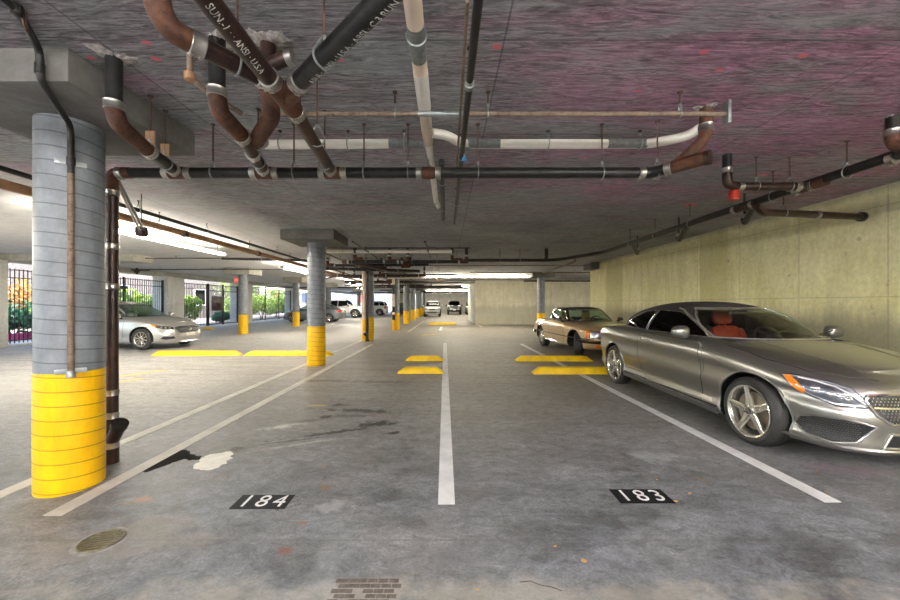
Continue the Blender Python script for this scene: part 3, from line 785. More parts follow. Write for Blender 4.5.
# D: riser left of centre
dt = atz(217, 40, CEIL-.003); dm = V((mx(265), YM, ZM)); dd = V((dt.x-.03, dt.y+.32, ZM+.0))
t = pipe('riser_drain', 'black riser with a rusty elbow sweeping into the main drain, left of the crossing pipes', M['iron'], [dt, (dt.x, dt.y, 2.66)], R)
seg_part(t, 'elbow', M['rust'], [(dt.x, dt.y, 2.66), (dt.x, dt.y+.02, ZM+.01), dd], R+.006, .16)
dv2 = (dm-dd).normalized()
seg_part(t, 'lower_pipe', M['iron2'], [dd, dm-dv2*.03], R)
clamp(t, (dt.x, dt.y, 2.66), (0, 0, 1), R+.002); clamp(t, dd, dv2, R+.002); clamp(t, dd.lerp(dm, .42), dv2, R); clamp(t, dd.lerp(dm, .85), dv2, R)
hanger(t, dd.lerp(dm, .65), R, d=dv2)
plaster(dt, .05, 'plaster patch over the black riser left of the crossing pipes')
# E: riser behind the junction
et = atz(268, 44, CEIL-.003); ej = dd.lerp(dm, .22)
t = pipe('riser_drain', 'rusty riser with side cleanout hidden behind the crossing pipes', M['iron2'], [et, (et.x, et.y, 2.70)], R)
seg_part(t, 'elbow', M['rust'], [(et.x, et.y, 2.70), (et.x-.01, et.y+.08, 2.585), ej+V((.05, .0, .02))], R+.006, .14)
clamp(t, ej+V((.09, -.01, .03)), (ej-V((et.x, et.y+.1, 2.585))), R+.002)
seg_part(t, 'cleanout', M['iron2'], [(et.x, et.y, 2.84), (et.x+.10, et.y-.02, 2.87), (et.x+.13, et.y-.02, 2.875)], R*.9)
seg_part(t, 'cleanout_cap', M['clamp'], [(et.x+.125, et.y-.02, 2.875), (et.x+.165, et.y-.025, 2.88)], R*.9+.006)
plaster(et, .10, 'large crumbling white plaster patch above the crossing pipes')
# F: riser by the foreground column
ft = atz(114, 58, CEIL-.003); fm = V((mx(178), YM, ZM)); fd = V((-2.23, 2.72, ZM+.0))
t = pipe('riser_drain', 'black riser with a rusty elbow nearest the foreground column', M['iron'], [ft, (ft.x, ft.y, 2.66)], R)
seg_part(t, 'elbow', M['rust'], [(ft.x, ft.y, 2.66), (ft.x, ft.y+.03, ZM+.02), fd], R+.006, .16)
dv3 = (fm-fd).normalized(); seg_part(t, 'lower_pipe', M['iron'], [fd, fm-dv3*.03], R)
clamp(t, (ft.x, ft.y, 2.67), (0, 0, 1), R+.002); clamp(t, fd+dv3*.02, dv3, R); clamp(t, fd.lerp(fm, .8), dv3, R)
hanger(t, fd.lerp(fm, .1), R, d=dv3); hanger(t, fd.lerp(fm, .55), R, d=dv3)
for k, u in enumerate((.1, .55)):
    q = fd.lerp(fm, u); MB().box(q.x-.035, q.x+.035, q.y-.006, q.y+.006, q.z+.06, q.z+.16).build('hanger_tag', M['tan'], t)
plaster(ft, .08, 'white plaster ring where the riser by the foreground column enters the ceiling')

q = atz(190, 48, CEIL-.003)
t = pipe('conduit', 'small rusty pipe with a round flange dropping from the ceiling under the big rusty elbow', M['rust2'], [q, (q.x, q.y, 2.80), (q.x+.06, q.y+.1, 2.74), (q.x+.16, q.y+.28, 2.72)], .018, rad=.05)
MB().lathe([(CEIL-.03, .03), (CEIL-.025, .06), (CEIL-.003, .065)], (q.x, q.y, 0), 'z', 20).build('flange', M['galv'], t)
MB().lathe([(2.775, .022), (2.78, .034), (2.82, .034), (2.825, .022)], (q.x, q.y, 0), 'z', 14).build('elbow_fitting', M['tan'], t)
# --- thin tan transverse line ---
ZT = at(0, 116, 2.75).z; YT = 2.72
def tx(px): return (px-CX)/F*YT
t = pipe('conduit', 'thin rusty tan pipe crossing above the black main drain', M['rust2'], [(tx(262), YT, ZT), (tx(728), YT, ZT)], .0175, cat='pipe')
for px in (395, 488, 680, 300): hanger(t, (tx(px), YT, ZT), .0175)
seg_part(t, 'sleeve', M['galv'], [(tx(418), YT, ZT), (tx(468), YT, ZT)], .0205)
MB().obox((tx(727), YT, ZT+.01), V((1, 0, 0)), V((0, 1, 0)), V((0, 0, 1)), .012, .03, .085).build('end_bracket', M['galv'], t, bevel=.003)
# --- white pipes ---
zw, yw = 2.91, 3.33
def wx(px): return (px-CX)/F*yw
t = pipe('white_pipe', 'off-white pipe hugging the ceiling behind the black main drain, bent up at its right end', M['pvc'],
         [(wx(262), yw, zw-.06), (wx(424), yw, zw-.05)], .041, rad=.12)
seg_part(t, 'right_run', M['pvc'], [(wx(433), yw-.14, zw-.02), (wx(447), yw-.10, zw-.02), (wx(462), yw, zw-.055), (wx(648), yw, zw-.055), (wx(684), yw-.06, zw-.01), (wx(696), yw-.16, CEIL-.003)], .041, .1)
for a, b in ((389, 424), (463, 500), (607, 646)): seg_part(t, 'wrapped_joint', M['foil'], [(wx(a), yw, zw-.053), (wx(b), yw, zw-.053)], .043)
for px in (280, 348, 404, 548, 640): hanger(t, (wx(px), yw, zw-.055), .041)
zl = 2.88; lx0, lx1 = -.16, -.165
xw = lambda y: -.163
t = pipe('white_pipe', 'cream pipe running away overhead through the top centre', M['cream'], [(xw(0), .4, zl), (xw(0), 3.35, zl)], .047)
seg_part(t, 'far_run', M['pvc'], [(xw(0), 3.33, zl), (xw(0)+.01, 3.7, zl-.02), (xw(0)+.02, 5.2, zl-.02), (xw(0)+.05, 5.45, zl-.03)], .036, .1)
seg_part(t, 'wrapped_joint', M['foil'], [(xw(0), 1.93, zl), (xw(0), 2.20, zl)], .049); seg_part(t, 'sleeve', M['pvc'], [(xw(0), 2.32, zl), (xw(0), 2.75, zl)], .0495)
seg_part(t, 'wrapped_joint', M['foil'], [(xw(0)+.005, 3.62, zl-.012), (xw(0)+.008, 3.9, zl-.02)], .039)
hanger(t, (xw(0), 2.02, zl), .049, d=(0, 1, 0)); hanger(t, (xw(0)+.01, 5.2, zl-.02), .036, d=(0, 1, 0)); hanger(t, (xw(0)+.01, 3.85, zl-.02), .039, d=(0, 1, 0))
# --- black conduit ---
zk = ZT-.055
t = pipe('conduit', 'thin black pipe running away overhead just right of the cream pipe', M['iron'], [(.145, .35, zk), (.145, 6.2, zk)], .0225)
for y in (1.2, 2.25, 3.4, 5.): hanger(t, (.145, y, zk), .0225, d=(0, 1, 0))
seg_part(t, 'side_conduit', M['rust2'], [(.10, 1.7, zk+.05), (.11, 3.9, zk+.03)], .009)
seg_part(t, 'joint', M['galv'], [(.145, 2.22, zk), (.145, 2.30, zk)], .026)
MB().lathe([(-.03, .012), (-.03, .022), (.0, .022), (.0, .012)], (.165, 3.28, zk-.05), 'z', 12).build('blue_tap', M['blue'], t)
seg_part(t, 'tap_stem', M['galv'], [(.15, 3.28, zk), (.165, 3.28, zk-.01), (.165, 3.28, zk-.055)], .009, .01)
t = pipe('conduit', 'short black pipe running away just right of the end of the cream pipe', M['iron'], [(-.045, 3.6, 2.80), (-.045, 5.9, 2.76)], .03)
for y in (4.2, 5.3): hanger(t, (-.045, y, 2.80-(y-3.6)*.017), .03, d=(0, 1, 0))
# ---- conduit on the foreground column ----
pts = [(-2.15, 1.2, CEIL-.025), (-2.27, 1.93, CEIL-.025), (-2.41, 2.13, CEIL-.03), (-2.45, 2.20, 2.92), (-2.46, 2.215, 2.75), (-2.74, 2.655, 2.70), (-2.765, 2.668, 2.60), (-2.765, 2.668, .90)]
cdir = V((2.93, -2.82, 0)).normalized(); cs = V((CXR, 2.82, 0))+cdir*.220
pts[-1] = (cs.x, cs.y, .90); pts[-2] = (cs.x, cs.y, 2.62); pts[-3] = (cs.x+.02, cs.y-.03, 2.70)
t = pipe('conduit', 'dark conduit dropping from the ceiling and strapped down the face of the foreground column', M['iron'], pts[:-1]+[(cs.x, cs.y, 2.35)], .02, rad=.06)
seg_part(t, 'lower_conduit', M['rust2'], [(cs.x, cs.y, 2.36), (cs.x, cs.y, .885)], .019)
for p in ((-2.27, 1.93, CEIL-.025), (cs.x, cs.y, 2.44), (-2.46, 2.21, 2.82)):
    MB().lathe([(-.03, .02), (-.028, .025), (.028, .025), (.03, .02)], p, 'z', 14).build('coupling', M['iron'], t)
sd = V((-cdir.y, cdir.x, 0))
for z in (2.43, .905):
    MB().obox(V((cs.x, cs.y, z))-cdir*.014, sd, cdir, V((0, 0, 1)), .085, .005, .018).build('strap_plate', M['galv'], t, bevel=.003)
MB().lathe([(.86, .018), (.862, .026), (.90, .026), (.91, .02)], (cs.x, cs.y, 0), 'z', 14).build('end_fitting', M['galv'], t)
seg_part(t, 'drop_spur', M['rod'], [(-2.27, 1.95, CEIL-.03), (-2.30, 2.0, CEIL-.10), (-2.26, 1.96, CEIL-.004)], .006, .03)

# ---- pipe along the right wall ----
RX, RZ = 3.90, 2.665
rp = lambda px, dz=0: V((RX, RX*F/(px-CX), RZ+dz))
t = pipe('wall_drain', 'long dark drain pipe sloping away along the top of the right wall', M['iron'], [(RX, 1.2, RZ+.03), (RX, 9.0, RZ), (3.2, 10.35, RZ-.02), (2.9, 10.5, RZ-.02), (.55, 10.5, RZ-.02)], R, rad=.3)
for px in (893, 812, 797, 753, 735): q = rp(px); clamp(t, q, (0, 1, 0), R+.002)
for px in (847, 773, 690, 655, 630): q = rp(px, .003); hanger(t, q, R, d=(0, 1, 0))
seg_part(t, 'tee', M['rust'], [rp(826), rp(801)], R+.008); seg_part(t, 'tee', M['iron2'], [rp(757), rp(737)], R+.007)
for px in (548, 520, 500): hanger(t, ((px-CX)/F*10.5, 10.5, RZ-.02), R)
q = atz(548, 250, CEIL-.003); seg_part(t, 'riser', M['iron2'], [(2.88, 10.49, RZ-.02), (2.88, 10.49, CEIL-.003)], R)
# riser H top right
hq = atz(893, 117, CEIL-.003); hq.y += .0
t = pipe('riser_drain', 'black riser with clamp at the right frame edge under the ceiling', M['iron'], [hq, (hq.x, hq.y, 2.85)], R)
seg_part(t, 'elbow', M['rust'], [(hq.x, hq.y, 2.85), (hq.x, hq.y-.01, RZ+.05), (RX-.02, hq.y-.22, RZ+.03)], R+.005, .12); clamp(t, (hq.x, hq.y, 2.845), (0, 0, 1), R+.002)
plaster(hq, .05, 'plaster patch above the riser at the right frame edge')
# I
it = atz(727, 155, CEIL-.003); iz = RZ-.005; iy = RX*F/(808-CX)
t = pipe('riser_drain', 'black riser with an elbow turning right into the pipe along the right wall', M['iron'], [it, (it.x, it.y+.0, 2.80)], R-.003)
seg_part(t, 'elbow', M['iron2'], [(it.x, it.y, 2.80), (it.x, it.y, iz), (it.x+.16, iy, iz)], R, .1)
seg_part(t, 'lower_pipe', M['iron2'], [(it.x+.15, iy, iz), (RX-.04, iy, iz)], R-.003)
clamp(t, (it.x, it.y, 2.81), (0, 0, 1), R); clamp(t, (it.x+.18, iy, iz), (1, 0, 0), R); clamp(t, (RX-.12, iy, iz), (1, 0, 0), R)
hanger(t, (it.x+.36, iy, iz), R); hanger(t, (it.x+.72, iy, iz), R)
MB().lathe([(iz-.15, .03), (iz-.14, .05), (iz-.06, .05), (iz-.02, .03)], (it.x+.12, iy, 0), 'z', 14).build('red_fitting', M['red'], t)
# J
js = V((RX, 4.62, RZ-.10)); je = V((WX-.0, 5.12, RZ-.05))
t = pipe('wall_drain', 'rusty brown pipe running from the wall drain into the right wall', M['iron2'], [rp(756, -.03), js+V((.15, .05, 0)), je], R, rad=.08)
dj = (je-js).normalized(); clamp(t, js.lerp(je, .55), dj, R); seg_part(t, 'wall_collar', M['dark'], [je-dj*.06, je-dj*.005], R+.02)
hanger(t, js.lerp(je, .25), R, d=dj)
# K, L, M stubs
for px, dx, dy, wh in ((757, .36, .62, 'nearest'), (688, .34, .75, 'middle'), (632, .5, .75, 'farthest')):
    s0 = rp(px); s1 = s0+V((dx, dy, -.10)); d_ = (s1-s0).normalized()
    t = pipe('stub_drain', 'short dark stub pipe slanting off the wall drain with an upturned end, the '+wh, M['iron'], [s0, s1], R*.9)
    seg_part(t, 'elbow', M['iron2'], [s1-d_*.05, s1+d_*.05, s1+d_*.05+V((0, 0, .10))], R*.95, .05)
    seg_part(t, 'riser', M['iron'], [s1+d_*.05+V((0, 0, .10)), V((s1.x+d_.x*.05, s1.y+d_.y*.05, CEIL-.003))], R*.3)
    clamp(t, s1+d_*.05+V((0, 0, .09)), (0, 0, 1), R*.9)

# ---- long lines over the left bays ----
t = pipe('sprinkler_main', 'long black pipe running away under the ceiling over the left bays', M['iron'], [(-4.72, 1.0, 2.84), (-4.72, 24, 2.80)], .03)
for y in (3.3, 5.6, 7.2, 10.2, 14.5, 19): hanger(t, (-4.72, y, 2.833), .03, d=(0, 1, 0))
t = pipe('water_main', 'thick tan pipe running away under the ceiling below the black one over the left bays', M['tan'], [(-4.95, 1.0, 2.74), (-4.95, 23, 2.68)], .058)
for y in (3.8, 6.3, 9.2, 13, 17, 21): hanger(t, (-4.95, y, 2.74-(y-1)*.06/22), .06, d=(0, 1, 0))
for y in (6.9, 9.6): seg_part(t, 'grooved_coupling', M['iron2'], [(-4.95, y-.04, 2.72), (-4.95, y+.04, 2.72)], .07)
t = pipe('conduit', 'pair of thin dark pipes cutting down steeply under the left bay mains', M['iron'], [(-3.05, 3.35, 2.60), (-4.35, 5.25, 2.46)], .018)
seg_part(t, 'second_conduit', M['iron2'], [(-3.08, 3.40, 2.55), (-4.40, 5.27, 2.41)], .014)
MB().box(-4.43, -4.33, 5.2, 5.3, 2.36, 2.50).build('end_box', M['iron2'], t)
MB().cyl((-4.38, 5.25, 2.50), (-4.38, 5.25, CEIL-.002), .006, 8).build('hanger_rod', M['rod'], t)
def line(name, label, mat, px0, px1, py, z, r, hang=(), slope=0.):
    Y = (z-H)*F/(CY-py); a = V(((px0-CX)/F*Y, Y, z)); b = V(((px1-CX)/F*Y, Y, z+slope))
    t = pipe(name, label, M[mat], [a, b], r, seg=10)
    for px in hang: hanger(t, ((px-CX)/F*Y, Y, z+slope*(px-px0)/(px1-px0)), r)
    return t, Y
line('conduit', 'thin dark pipe crossing the white ceiling over the silver sedan, the nearer', 'iron', 95, 228, 258.2, 2.90, .014, (176, 130))
line('conduit', 'thin dark pipe crossing the white ceiling over the silver sedan, the farther', 'iron', 70, 300, 269.5, 2.90, .018, (212, 131, 160))
t, Y = line('sprinkler_main', 'dark pipe continuing right from the end of the left strip light', 'iron', 222, 308, 258.5, 2.82, .04, (262, 290), -.06)
t, Y = line('sprinkler_branch', 'dark pipe with a reddish valve above the silver sedan', 'iron', 100, 150, 270.5, 2.86, .02)
x = (137-CX)/F*Y
MB().cyl((x, Y, 2.70), (x, Y, 2.97), .05, 12).build('valve', M['rust'], t); MB().cyl((x-.12, Y, 2.80), (x+.1, Y, 2.80), .04, 12).build('valve_body', M['iron2'], t)
# ---- crowded pipes farther back ----
def riser(t, px, Y, zlow, r, mat='iron2', elbow=0.):
    x = (px-CX)/F*Y
    pts = [(x, Y, CEIL-.003), (x, Y, zlow+.12)]
    seg_part(t, 'riser', M['iron'], pts, r)
    seg_part(t, 'elbow', M['rust'], [(x, Y, zlow+.14), (x, Y, zlow), (x+elbow, Y-.0, zlow)], r+.004, .09)
    clamp(t, (x, Y, zlow+.15), (0, 0, 1), r, .05)
t, Y = line('white_pipe', 'pale pipe crossing the ceiling beyond the second column', 'pvc', 327, 452, 251.5, 2.88, .05, (343, 375, 420))
t, Y = line('conduit', 'thin dark pipe just above the pale far crossing pipe', 'iron', 327, 470, 248, 2.90, .016, (338, 400))
t, Y = line('drain_main', 'second black cross drain with rusty elbows, beyond the second column', 'iron', 344, 468, 261.8, 2.60, .05, (352, 366, 385, 412, 437), .0)
riser(t, 355, Y-.12, 2.66, .05, elbow=.22); riser(t, 389.5, Y, 2.62, .05, elbow=.2); riser(t, 407.5, Y, 2.62, .05, elbow=-.25); riser(t, 452, Y, 2.66, .045, elbow=.3); riser(t, 466.5, Y, 2.62, .05, elbow=-.2)
for px in (348, 384, 398, 402, 459): clamp(t, ((px-CX)/F*Y, Y, 2.60), (1, 0, 0), .05)
xs = (344-CX)/F*Y
seg_part(t, 'side_branch', M['iron2'], [(xs, Y, 2.60), (xs+.9, Y+2.2, 2.56)], .05); seg_part(t, 'elbow', M['rust'], [(xs-.04, Y, 2.60), (xs+.06, Y, 2.60)], .06)
t, Y = line('drain_main', 'third black cross drain with hangers behind the second cross drain', 'iron', 318, 420, 268.3, 2.62, .055, (330, 349, 377, 398), -.10)
riser(t, 362, Y, 2.66, .05, elbow=.2); riser(t, 381, Y, 2.62, .05, elbow=.2); riser(t, 410, Y-.2, 2.66, .05, elbow=-.3)
t, Y = line('conduit', 'thin tan cross pipe over the third column', 'rust2', 300, 590, 265.5, 2.86, .02, (340, 420, 520))
t, Y = line('duct_pipe', 'thick pale lagged pipe ending at the far lit tubes', 'pvc', 388, 424, 276.2, 2.74, .12, (395, 415))
t, Y = line('drain_main', 'fourth dark cross drain behind the lagged pipe', 'iron', 345, 475, 281.8, 2.62, .06, (358, 371, 386, 404, 430))
riser(t, 378, Y, 2.64, .06, elbow=.3); riser(t, 392, Y-.2, 2.66, .06, elbow=-.3); riser(t, 436, Y, 2.66, .05, elbow=.25)
t, Y = line('sprinkler_main', 'dark sprinkler pipe crossing above the grey end wall', 'iron2', 524, 592, 281., 2.70, .05, (540, 562, 580))
t, Y = line('conduit', 'slim rusty pipe crossing above the grey end wall', 'rust2', 470, 592, 272.5, 2.84, .03, (503, 575))
t, Y = line('conduit', 'thin dark cross pipe farther down the aisle', 'iron', 330, 475, 287.5, 2.72, .05, (372, 402, 452))
t, Y = line('conduit', 'thin dark cross pipe near the far end of the aisle', 'iron2', 350, 470, 292.6, 2.72, .06, (420, 450))
t, Y = line('conduit', 'thin dark pipe over the far white vehicles', 'iron', 250, 400, 287.3, 2.74, .04, (284, 345, 388))
a = V(((543-CX)/F*16, 16, 2.74)); b = V(((575-CX)/F*12.2, 12.2, 2.80))
t = pipe('sprinkler_branch', 'pale slanting pipe above the slim column behind the gold coupe', M['rust2'], [a, b, b+V((0, 0, CEIL-.003-b.z))], .035)
# crowd of cross drains with drops behind the third column
ordn = ['first', 'second', 'third', 'fourth', 'fifth', 'sixth', 'seventh', 'eighth']
rnd = random.Random(11)
for i, (Y, xa, xb, z) in enumerate(((12.6, -4.6, -.6, 2.70), (15.6, -5.2, .4, 2.58), (17.4, -4.9, -1.2, 2.66), (21.4, -5.6, .8, 2.60), (23., -5.5, -1.4, 2.52), (26.5, -6, 1.2, 2.62), (33, -6, 1.4, 2.6), (37.5, -6, 1.6, 2.6))):
    t = pipe('drain_branch', 'dark cross drain with rusty drops in the far pipe crowd, %s from the viewer' % ordn[i], M['iron2' if i % 2 else 'iron'], [(xa, Y, z), (xb, Y, z+.04)], .05, seg=10)
    k = 3 if i < 5 else 2
    for j in range(k):
        x = xa+(xb-xa)*(j+.35+rnd.uniform(-.1, .2))/k
        sg = rnd.choice((-1, 1)); zz = z+.03
        seg_part(t, 'riser', M['iron'], [(x, Y-.02, CEIL-.003), (x, Y-.02, zz+.12)], .045, seg=10); seg_part(t, 'elbow', M['rust'], [(x, Y-.02, zz+.15), (x, Y-.02, zz), (x+.22*sg, Y, zz)], .054, .09, seg=10)
        clamp(t, (x, Y-.02, zz+.16), (0, 0, 1), .046, .05); clamp(t, (x+.25*sg, Y, zz-.01), (1, 0, 0), .052, .05)
    for j in range(4): hanger(t, (xa+(xb-xa)*(j+.5)/4, Y, z+.02), .05)
    if i in (1, 3, 5):
        x = xa+.5; seg_part(t, 'side_branch', M['iron'], [(x, Y, z), (x-1.2, Y+1.4, z-.06)], .045, seg=10); clamp(t, (x-.15, Y+.17, z), (-1.2, 1.4, 0), .045, .05)
for i, x in enumerate((-3.5, -2.2, -.5)):
    t = pipe('sprinkler_branch', 'slim dark pipe running lengthwise through the far pipe crowd, the %s from the left' % ordn[i], M['iron2'], [(x, 8.6, 2.86), (x, 23.5, 2.84)], .022, seg=8)
    for y in (10, 12.1, 15, 18.2, 22): hanger(t, (x, y, 2.855), .022, d=(0, 1, 0))
    for y in (11., 14.2, 17.1): MB().cyl((x, y, 2.72), (x, y, 2.86), .014, 8).lathe([(2.70, .03), (2.715, .03), (2.72, .012)], (x, y, 0), 'z', 10).build('sprinkler_head', M['galv'], t)
# vertical pipes by the third and fourth columns
for (px, y, z0, lab, dark) in ((364, 13.6, 0, 'pale standing pipe with a dark drain in front at the third column', True), (393.4, 18.98, 0, 'pale standing pipe with black bands at the fourth column', False)):
    x = (px-CX)/F*y
    t = thing('standing_drain', lab, 'pipe', (x, y, 0), 'standing drain pipes')
    MB().cyl((x, y, .8), (x, y, 2.85), .075, 16).build('pipe', M['cream'], t); MB().cyl((x, y, 0.001), (x, y, .81), .078, 16).build('painted_base', M['colyel'], t)
    if dark:
        MB().cyl((x+.14, y-.1, .05), (x+.14, y-.1, 2.7), .05, 14).build('dark_pipe', M['iron2'], t)
        MB().tube([(x+.14, y-.1, .2), (x+.05, y-.25, .34)], .06, 12).build('cleanout', M['iron2'], t); MB().cyl((x+.14, y-.1, .001), (x+.14, y-.1, .1), .065, 14).build('foot', M['iron2'], t)
    else:
        for z in (2.1, .55, .95, 1.9): MB().cyl((x+.01, y-.01, z), (x+.01, y-.01, z+.28), .083, 14).build('black_band', M['dark'], t)

# ---- strip lights ----
def strip_light(x0, y0, x1, y1, z, label, n=1, hous=True):
    a, b = V((x0, y0, z)), V((x1, y1, z)); d = (b-a).normalized(); s = d.cross(V((0, 0, 1)))
    t = thing('strip_light', label, 'light', (a+b)/2, 'fluorescent strip lights')
    MB().obox((a+b)/2+V((0, 0, .02)), d, s, V((0, 0, 1)), (b-a).length/2, .028, .028).build('housing', M['lamphouse'], t, bevel=.006)
    for k in ((-1, 1)):
        MB().cyl(a+s*.05*k+d*.03, b+s*.05*k-d*.03, .019, 12).build('tube', M['tubecool' if max(y0, y1) < 2 else 'tube'], t)
    for p in (a+d*.25, b-d*.25):
        MB().cyl((p.x, p.y, z+.08), (p.x, p.y, CEIL-.002), .008, 8).build('hanger_rod', M['rod'], t)
    for p in (a+d*.012, b-d*.012): MB().obox(p+V((0, 0, .005)), d, s, V((0, 0, 1)), .012, .07, .035).build('end_cap', M['lamphouse'], t)
    return t
def wrap_light(x0, x1, y, z, label):
    t = thing('strip_light', label, 'light', ((x0+x1)/2, y, z), 'fluorescent strip lights')
    n = max(1, round((x1-x0)/1.85))
    MB().box(x0, x1, y-.10, y+.10, z+.085, z+.13).build('housing', M['lamphouse'], t, bevel=.008)
    for i in range(n):
        a = x0+(x1-x0)*i/n+.03; b = x0+(x1-x0)*(i+1)/n-.03
        MB().prism([(-.10, .084), (-.085, .02), (-.05, 0), (.05, 0), (.085, .02), (.10, .084)], lambda u, v, d: V((d, y+u, z+v)), a, b).build('diffuser', M['diffuser'], t)
        for xx in (a+.2, b-.2): MB().cyl((xx, y, z+.13), (xx, y, CEIL-.002), .008, 8).build('hanger_rod', M['rod'], t)
    return t
ZL = 2.74
p0 = atz(96, 217, ZL); p1 = atz(224, 253.5, ZL)
strip_light(-6.1, 5.6, -6.1, 10.0, ZL, 'lit strip light over the left bays by the tan pipe')
strip_light(-6.1, -3.4, -6.1, 1.0, ZL, 'strip light over the left bays behind the viewer')
strip_light(-6.1, 13.6, -6.1, 18, ZL, 'lit strip light over the left bays farther back')
strip_light(-6.1, 22, -6.1, 26, ZL, 'lit strip light over the left bays near the far sedan')
wrap_light(-1.1, 4.4, 19.6, 2.80, 'long lit strip light across the aisle in front of the grey end wall')
wrap_light(-1.2, 1.9, 30.5, 2.80, 'lit strip light across the far aisle, second')
wrap_light(-2.2, 3.2, 40., 2.80, 'lit strip light across the far aisle, third')
wrap_light(-2.2, 3.6, 49., 2.80, 'lit strip light across the far aisle, last')
for yy, wh in ((-.9, 'nearest behind the viewer'), (-3.2, 'second behind the viewer'), (-6, 'third behind the viewer')):
    strip_light(-3.4, yy, 1., yy, 2.60, 'strip light across the left bays, '+wh); strip_light(1.4, yy, 5.2, yy, 2.60, 'strip light across the right bays, '+wh)
strip_light(7.6, 17.5, 11, 17.5, ZL, 'added strip light in the hidden right bay')  # unseen fixture added to brighten the middle of the garage
strip_light(-7.6, 30.5, -7.6, 35, ZL, 'added strip light over the left bays near the white off-roader')  # extra fixture added to brighten the far left bays
strip_light(5.2, -2.2, 5.2, .6, 2.50, 'added strip light along the right wall, out of view beside the viewer')  # added outside the frame to light up the right wall
strip_light(-10.5, .5, -10.5, 7.6, 2.66, 'added strip light over the outer left bays, out of view')  # unseen, added so the left bays get more light
strip_light(-8, -2, -4.6, -2, 2.60, 'strip light across the far left bays behind the viewer')
# ---------------- fence, gate, plants, outside ----------------
FX = -14.3; FH = 2.55
def fence_bay(y0, y1, label, group='black steel fence bays'):
    t = thing('fence_panel', label, 'fence', (FX, y0, 0), group)
    posts = 2
    n = max(1, round((y1-y0)/2.3))
    for i in range(n+1):
        y = y0+.03+(y1-y0-.06)*i/n
        MB().box(FX-.03, FX+.03, y-.03, y+.03, 0, FH+.03).build('post', M['fence'], t, smooth=0)
    for z in (.16, FH-.06, FH-.32): MB().box(FX-.018, FX+.018, y0, y1, z, z+.035).build('rail', M['fence'], t, smooth=0)
    mb = MB(); k = int((y1-y0)/.125)
    for i in range(1, k): 
        y = y0+(y1-y0)*i/k; mb.box(FX-.011, FX+.011, y-.009, y+.009, .08, FH)
    tag(mb.build('bars', M['fence'], t, smooth=0), kind='stuff')
fence_bay(4.7, 11.1, 'black bar fence bay left of the view'); fence_bay(11.72, 18.45, 'black bar fence bay seen on both sides of the foreground column')
fence_bay(19.6, 21.9, 'black bar fence bay right of the square pillar behind the silver sedan'); fence_bay(26.5, 33.6, 'black bar fence bay with green bushes behind it, beyond the exit sign'); fence_bay(34.9, 42, 'black bar fence bay farthest down the left side')
g = thing('gate', 'black bar gate with a dark lock plate beside the exit sign', 'gate', (FX, 22, 0))
for y in (21.97, 23.4, 25.03): MB().box(FX-.04, FX+.04, y-.035, y+.035, 0, FH+.05).build('gate_post', M['fence'], g, smooth=0)
for z in (.1, FH-.06, FH-.4): MB().box(FX-.02, FX+.02, 22, 25, z, z+.05).build('rail', M['fence'], g, smooth=0)
mb = MB()
for i in range(1, 24): mb.box(FX-.011, FX+.011, 22+i*.125-.009, 22+i*.125+.009, .08, FH)
mb.build('bars', M['fence'], g, smooth=0)
MB().box(FX+.02, FX+.05, 22.25, 23.35, .95, 1.85).build('lock_plate', M['iron2'], g, bevel=.01)
MB().box(FX+.05, FX+.09, 22.9, 22.96, 1.2, 1.45).build('handle', M['dark'], g)
# exit sign
q = atz(238, 280, 2.62)
t = thing('exit_sign', 'red exit sign hanging left of the round column by the gate', 'sign', (q.x, q.y, 2.5))
MB().box(q.x-.19, q.x+.19, q.y-.03, q.y+.03, 2.49, 2.74).build('housing', M['signwhite'], t, bevel=.008)
MB().box(q.x-.18, q.x+.18, q.y-.034, q.y-.031, 2.50, 2.73).build('face', M['exit'], t, smooth=0)
text_obj('lettering', 'EXIT', .17, M['signwhite'], t, lambda u, v, k: V((q.x+u, q.y-.0345-k, 2.615+v)), .004)
MB().cyl((q.x, q.y, 2.74), (q.x, q.y, CEIL-.002), .01, 8).build('stem', M['rod'], t)

def bush(x, y, rx, ry, h, mat, label, n=2600, z0=0., ls=.10, stem=True):
    t = thing('bush', label, 'bush', (x, y, -.02), 'bushes beyond the fence')
    rnd = random.Random(int(abs(x*31+y*17))); bm = bmesh.new()
    lobes = [(rnd.uniform(-.5, .5)*rx, rnd.uniform(-.6, .6)*ry, rnd.uniform(.35, .75)*h, rnd.uniform(.45, .7)) for _ in range(9)]
    for i in range(n):
        lx, ly, lz, lr = rnd.choice(lobes)
        while True:
            d = V((rnd.uniform(-1, 1), rnd.uniform(-1, 1), rnd.uniform(-1, 1)))
            if .2 < d.length < 1: break
        d = d.normalized()*(rnd.uniform(.6, 1)**.5)
        c = V((x+lx+d.x*rx*lr, y+ly+d.y*ry*lr, max(z0+.03, lz+d.z*h*.45*lr+z0)))
        a = V((rnd.uniform(-1, 1), rnd.uniform(-1, 1), rnd.uniform(-.6, 1))).normalized(); b = a.cross(V((rnd.uniform(-1, 1), rnd.uniform(-1, 1), rnd.uniform(-1, 1)))).normalized()
        s = ls*rnd.uniform(.7, 1.4)
        vs = [bm.verts.new(c+a*s), bm.verts.new(c+b*s*.4), bm.verts.new(c-a*s), bm.verts.new(c-b*s*.4)]
        bm.faces.new(vs)
    mb = MB(); mb.bm.free(); mb.bm = bm; mb.build('foliage', mat, t, smooth=0, fixn=False)
    if stem:
        m2 = MB()
        for k in range(4): m2.tube([(x+k*.06-.1, y, -.02), (x+rnd.uniform(-.3, .3)*rx, y+rnd.uniform(-.3, .3)*ry, h*.55)], .025, 6)
        m2.build('stem', M['bark'], t)
